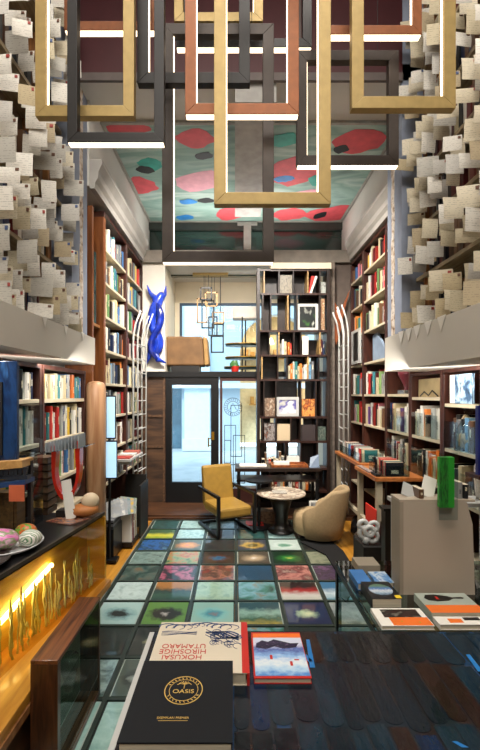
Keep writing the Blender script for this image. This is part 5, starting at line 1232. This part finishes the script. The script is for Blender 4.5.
obj('glass_shelf', MB().box(vx0 + .013, vx1 - .008, vy0 + .031, vy1 - .021, .22, .228), glass('case_glass', 'e2ece6', .35), vc)
obj('glass_bowl', MB().lathe([(.02, 0), (.022, .04), (.04, .1), (.046, .16)], (-.80, 1.93, .229), 16), acrylic, label='clear glass goblet inside the wooden framed case', cat='goblet', smooth=True)
obj('pink_card', MB().poly([(-.835, 1.80, .40), (-.835, 2.05, .46), (-.835, 2.06, .49), (-.835, 1.82, .45)], (.004, 0, 0)), pm('dull_pink', 'a85c6c', .5), label='dull pink paper strip inside the wooden framed case', cat='paper')

# plate with painted stones
pl = obj('plate', MB().lathe([(.09, 0), (.15, .012), (.175, .03), (.172, .034), (.145, .018), (.05, .01)], (-1.185, 2.08, ZT + .001), 36), pm('white_china', 'c8c8c8', .2, coat=.4), label='white oval plate holding painted stones on the black counter', cat='plate', smooth=True)
def stone(label, x, y, z, r, sq, m_, seed): obj('painted_stone', MB().ball((x, y, z + r * sq[2]), r, 16, sq=sq, jit=.03, seed=seed), m_, label=label, cat='painted stone', smooth=True)
z0 = ZT + .015
stone('large pink painted stone with green flowers on the plate', -1.20, 2.03, z0, .095, (1.05, .8, .55), art('st1', ['c05c9c', 'd87cb4', '6c8c4c', 'e0b0c8', 'c05c9c'], 'blobs', 3, 4), 1)
stone('small red and green painted stone at the back of the plate', -1.135, 2.17, z0, .055, (1.1, .8, .8), art('st2', ['a82c20', '3ca43c', 'd85c30', '207c34'], 'blobs', 4, 8), 2)
stone('white and green striped painted stone at the plate rim', -1.065, 2.08, z0, .058, (1, .9, .72), art('st3', ['d0ccc0', '5c8c5c', '2c5c3c', 'e0dcd4'], 'bands', 2, 2), 3)
obj('bowl_dark', MB().lathe([(.06, 0), (.13, .02), (.14, .03), (.12, .024)], (-1.20, 1.86, ZT + .001), 28), pm('dark_dish', '2c2420', .3), label='shallow dark dish with white rim marks on the counter', cat='dish', smooth=True)
# papers and shell on the counter's far end
obj('patterned_cloth', MB().poly([(-1.19, 2.52, ZT + .001), (-1.01, 2.45, ZT + .001), (-.93, 2.58, ZT + .001), (-1.10, 2.68, ZT + .001)], (0, 0, .006)), art('cloth', ['7c4c2c', '2c4c6c', 'c88c5c', '1c2030', 'a03c2c'], 'blobs', 8, 4), label='patterned orange and blue cloth on the counter end', cat='cloth')
sh = thing('shell', 'cream domed shell with orange base on the counter end', 'shell', (-.95, 2.62, ZT + .002))
sh.location.z = ZT + .008
obj('dome', MB().ball((-.955, 2.64, ZT + .10), .058, 16, sq=(1, 1, .95)), pm('shell_cream', 'd0bc9c', .5, var=.1), sh, smooth=True)
obj('base', MB().ball((-.985, 2.62, ZT + .048), .085, 16, sq=(1.05, .8, .5), jit=.08, seed=6), pm('shell_orange', 'b8743c', .5, var=.2), sh, smooth=True)
o = obj('white_sign', MB().box(-.032, .032, 0, .006, 0, .25), white_paper, label='tall white tilted card leaning before the red ring', cat='card', local=True); o.location = (-1.05, 2.56, ZT + .008); o.rotation_euler = (R(-14), R(-14), 0)
# red U-shaped ring stand with acrylic tray of cards
rs = thing('red_ring_stand', 'red U-shaped ring stand carrying a clear tray of grey cards', 'display stand', (-1.18, 2.55, ZT))
pts = []
Yr = 2.60
for q in range(19):
    t = R(180) + R(180) * q / 18; c_ = P(65.5, 466, Yr); pts.append((c_.x + math.cos(t) * .092, Yr + .0, c_.z + math.sin(t) * .225))
pts = [(pts[0][0], Yr, P(0, 446, Yr).z)] + pts + [(pts[-1][0], Yr, P(0, 441, Yr).z)]
red_l = pm('red_lacquer', 'c42c1c', .22, coat=.6, var=.08)
mb = MB()
rib = []
for p in pts: rib.append(Vector(p))
for i in range(len(rib) - 1):
    a, b_ = rib[i], rib[i + 1]; c_ = Vector((P(65.5, 0, Yr).x, Yr, P(0, 455, Yr).z))
    ia = a + (c_ - a).normalized() * .034 if i > 0 else a + Vector((.034, 0, 0)); ib = b_ + (c_ - b_).normalized() * .034 if i < len(rib) - 2 else b_ + Vector((-.034, 0, 0))
    mb.poly([a, b_, ib, ia], (0, .06, 0))
obj('ring', mb, red_l, rs)
obj('foot', MB().box(-1.16, -1.04, 2.59, 2.67, ZT + .001, ZT + .05), dark_paint, rs)
tz = P(0, 452, Yr).z
obj('tray', MB().poly([(-1.29, 2.46, tz - .01), (-.98, 2.62, tz + .03), (-.98, 2.80, tz + .03), (-1.29, 2.62, tz - .01)], (0, 0, .005)), acrylic, rs)
for q in range(11):
    x = -1.22 + q * .021; z = tz + .0 + q * .0027
    obj('index_card', MB().box(x, x + .004, 2.57, 2.69, z, z + .06 + .003 * q), pm('grey_card', '9aa0a4', .5), rs)
# blue framed picture and small display rack at the very edge
bp_ = thing('blue_picture', 'deep blue framed picture standing at the near end of the counter', 'picture', (-1.33, 2.22, 1.28))
a0, a1 = P(-14, 0, 2.2).x, P(17, 0, 2.2).x
zt_, zb_ = P(0, 361, 2.2).z, P(0, 461, 2.2).z
obj('frame', MB().box(a0, a1, 2.2, 2.225, zb_, zt_), art('bluepaint', ['14284c', '1c3c68', '102040', '2c5484'], 'blobs', 3, 2, rough=.3), bp_, bevel=.003)
obj('inner_frame', MB().box(a0 + .01, P(3, 0, 2.2).x, 2.19, 2.2, P(0, 455, 2.2).z, P(0, 382, 2.2).z), dark_paint, bp_)
obj('picture', MB().box(a0 + .018, P(1, 0, 2.2).x, 2.186, 2.19, P(0, 452, 2.2).z, P(0, 386, 2.2).z), pm('grey_print', '7c7c78', .5), bp_)
rk = thing('display_rack', 'tan and blue wooden display rack beneath the blue picture', 'rack', (-1.3, 2.22, ZT))
zz1 = P(0, 468, 2.2).z; zz2 = zb_
obj('tan_bar', MB().poly([(a0, 2.15, P(0, 470, 2.2).z), (P(27, 0, 2.2).x, 2.15, P(0, 466, 2.2).z), (P(27, 0, 2.2).x, 2.15, P(0, 459, 2.2).z), (a0, 2.15, P(0, 461.5, 2.2).z)], (0, .12, 0)), wood('tan_wood', 'a87c44', 'c89c60', .4), rk)
cmb = MB()
for q in range(7):
    x = P(1 + q * 4.6, 0, 2.2).x; z1 = P(0, 469 - q * .5, 2.2).z; cmb.poly([(x - .012, 2.16, z1), (x + .012, 2.16, z1), (x + .004, 2.16, z1 - .045), (x - .008, 2.16, z1 - .04)], (0, .02, 0))
cmb.box(a0, P(31, 0, 2.2).x, 2.16, 2.2, P(0, 478, 2.2).z, P(0, 474, 2.2).z)
obj('dark_scallop', cmb, pm('pewter', '2c3038', .35), rk)
obj('blue_bar', MB().poly([(a0, 2.14, P(0, 489, 2.2).z), (P(31, 0, 2.2).x, 2.14, P(0, 482, 2.2).z), (P(31, 0, 2.2).x, 2.14, P(0, 478, 2.2).z), (a0, 2.14, P(0, 483, 2.2).z)], (0, .1, 0)), pm('rack_blue', '24406c', .4), rk)
for x in (a0 + .02, P(24, 0, 2.2).x): obj('post', MB().box(x, x + .02, 2.235, 2.262, ZT, P(0, 462, 2.2).z), black_metal, rk)
obj('orange_card', MB().box(P(12, 0, 2.15).x, P(27, 0, 2.15).x, 2.12, 2.126, P(0, 500, 2.15).z, P(0, 484, 2.15).z), pm('coral', 'cc6844', .5), rk, label='coral orange card hanging from the rack')
obj('wooden_box', MB().box(P(-14, 0, 2.25).x, P(15, 0, 2.25).x, 2.27, 2.36, ZT + .001, P(0, 493, 2.27).z).box(P(-14, 0, 2.25).x, P(12, 0, 2.25).x, 2.262, 2.27, ZT + .02, P(0, 497, 2.27).z), wood('old_brown', '3c2c14', '6c5028', .5), label='old brown carved wooden box on the counter under the rack', cat='box')
# clear case next to the blue picture
obj('clear_case', MB().box(P(18, 0, 2.4).x, P(31, 0, 2.4).x, 2.40, 2.55, ZT + .001, P(0, 405, 2.4).z), acrylic, label='tall clear acrylic case beside the blue picture', cat='display case')
# stacked dark trays between
for q in range(8):
    z = ZT + .001 + q * .049
    obj('dark_tray', MB().box(-1.36, -1.245, 2.66, 2.80, z, z + .038), wood('tray_wood%d' % (q % 2), '2c1c12', '6c5038' if q % 2 else '4c3420', .5), label='dark wooden tray, %s from the counter in the stack by the red ring' % ORD[q], cat='tray', group='stacked dark trays')

# ================================================================= BETWEEN COUNTER AND DOOR
# wooden column beside the pelmet
cw = thing('wooden_column', 'smooth pale brown wooden column with rounded top beside the tablets', 'column', (-1.27, 3.78, 0))
Yc = 3.78
obj('shaft', MB().lathe([(.10, 0), (.10, 1.70), (.092, 1.745), (.07, 1.77), (.03, 1.78)], (P(96, 0, Yc).x, Yc, 0), 24, sx=.9), pillar_wood, cw, smooth=True)
# two tablets
def tablet(label, x0, x1, yt, yb, Y, rz=0):
    p0, p1 = P(x0, yb, Y), P(x1, yt, Y); t = thing('tablet', label, 'tablet', ((p0.x + p1.x) / 2, Y, p0.z))
    obj('bezel', MB().box(p0.x, p1.x, Y, Y + .02, p0.z, p1.z), black_metal, t, bevel=.003)
    obj('screen', MB().box(p0.x + .012, p1.x - .006, Y - .003, Y, p0.z + .014, p1.z - .014), pm('blue_screen', 'a8d0e8', .2, emit=.75, ecol='b4dcf4', var=.1), t)
    return t
tablet('upper upright tablet with a pale blue screen beside the wooden column', 105.5, 115.5, 395.5, 439, 3.95)
tablet('lower tablet with a pale blue screen, below the other one', 102, 117, 440.5, 479, 3.9)
tp = thing('tablet_stand', 'dark pole stand holding the two tablets', 'stand', (-1.22, 3.98, 0))
obj('pole', MB().tube([(-1.25, 3.985, .0), (-1.25, 3.985, 1.6)], .014, 8), black_metal, tp); obj('foot', MB().box(-1.33, -1.17, 3.93, 4.05, 0, .02), black_metal, tp)
# white ledge with open magazines
lg = thing('wall_ledge', 'white ledge with magazines fixed to the bookcase by the wire rack', 'ledge', (-1.25, 4.7, .93))
obj('board', MB().box(-1.375, -1.14, 4.35, 4.95, .925, .945), white_metal, lg)
obj('bracket', MB().box(-1.375, -1.20, 4.6, 4.62, .85, .925), white_metal, lg)
for i, (y0, c_) in enumerate(((4.40, 'ad4038'), (4.60, 'd8d4cc'), (4.78, 'b05c4c'))):
    obj('magazine', MB().box(-1.34, -1.16, y0, y0 + .15, .946, .962 + .006 * i), pm('mag_%d' % i, c_, .5), label='%s magazine lying on the white ledge' % ['red', 'white', 'rust coloured'][i], cat='magazine')
# magazine rack on the floor
mr = thing('magazine_rack', 'black magazine rack on the wooden strip by the glass floor', 'rack', (-1.2, 4.5, 0))
obj('front_box', MB().box(-1.345, -1.22, 4.02, 4.32, 0.0, .30), black_metal, mr)
obj('side_board', MB().box(-1.11, -1.09, 4.62, 5.02, .0, .60), dark_paint, mr)
obj('back_board', MB().box(-1.37, -1.11, 5.0, 5.02, .0, .66), dark_paint, mr)
obj('bottom', MB().box(-1.34, -1.115, 4.33, 4.62, 0, .05), black_metal, mr)
rr = random.Random(8)
for i in range(4):
    z = .301 + i * .022
    obj('magazine', MB().box(-1.34 + rr.uniform(0, .01), -1.225, 4.03, 4.30, z, z + .018), pm('magdark%d' % (i % 2), ['1c1c20', '6c6c70'][i % 2], .4), label='%s magazine, %s up on the black rack front' % (['dark', 'grey'][i % 2], ORD[i]), cat='magazine', group='magazines on the black rack')
for i in range(8):
    y = 4.36 + i * .032; cn = ['white', 'grey', 'red', 'black', 'white', 'brown', 'cream', 'grey'][i]
    o = bpy.data.objects.new('magazine', proto_me); COL.objects.link(o); o.location = (-1.125, y, .051); o.rotation_euler = (R(0), 0, R(90)); o.scale = (.024, .2, .30 + .012 * rr.random() * 4); o.color = hx(COLS[cn][0])
    tag(o, '%s upright magazine, %s from the near end of the floor rack' % (cn, ORD[i]), 'magazine', 'upright magazines in the floor rack')
for i in range(6):
    cn = ['grey', 'white', 'grey', 'teal', 'yellow', 'green'][i]
    o = obj('leaning_magazine', MB().box(-.09, .09, 0, .008, 0, .17), art('lmag%d' % i, [COLS[cn][0], '8c9094', COLS[cn][-1]], 'blobs', 3, i), label='%s %s magazine fanned out on top of the rack, %s in the fan' % ('glossy', cn, ORD[i]), cat='magazine', group='fanned magazines', local=True)
    o.location = (-1.24 + i * .018, 4.10 + i * .035, .392); o.rotation_euler = (R(-30), R(-8 + i * 4), R(25))
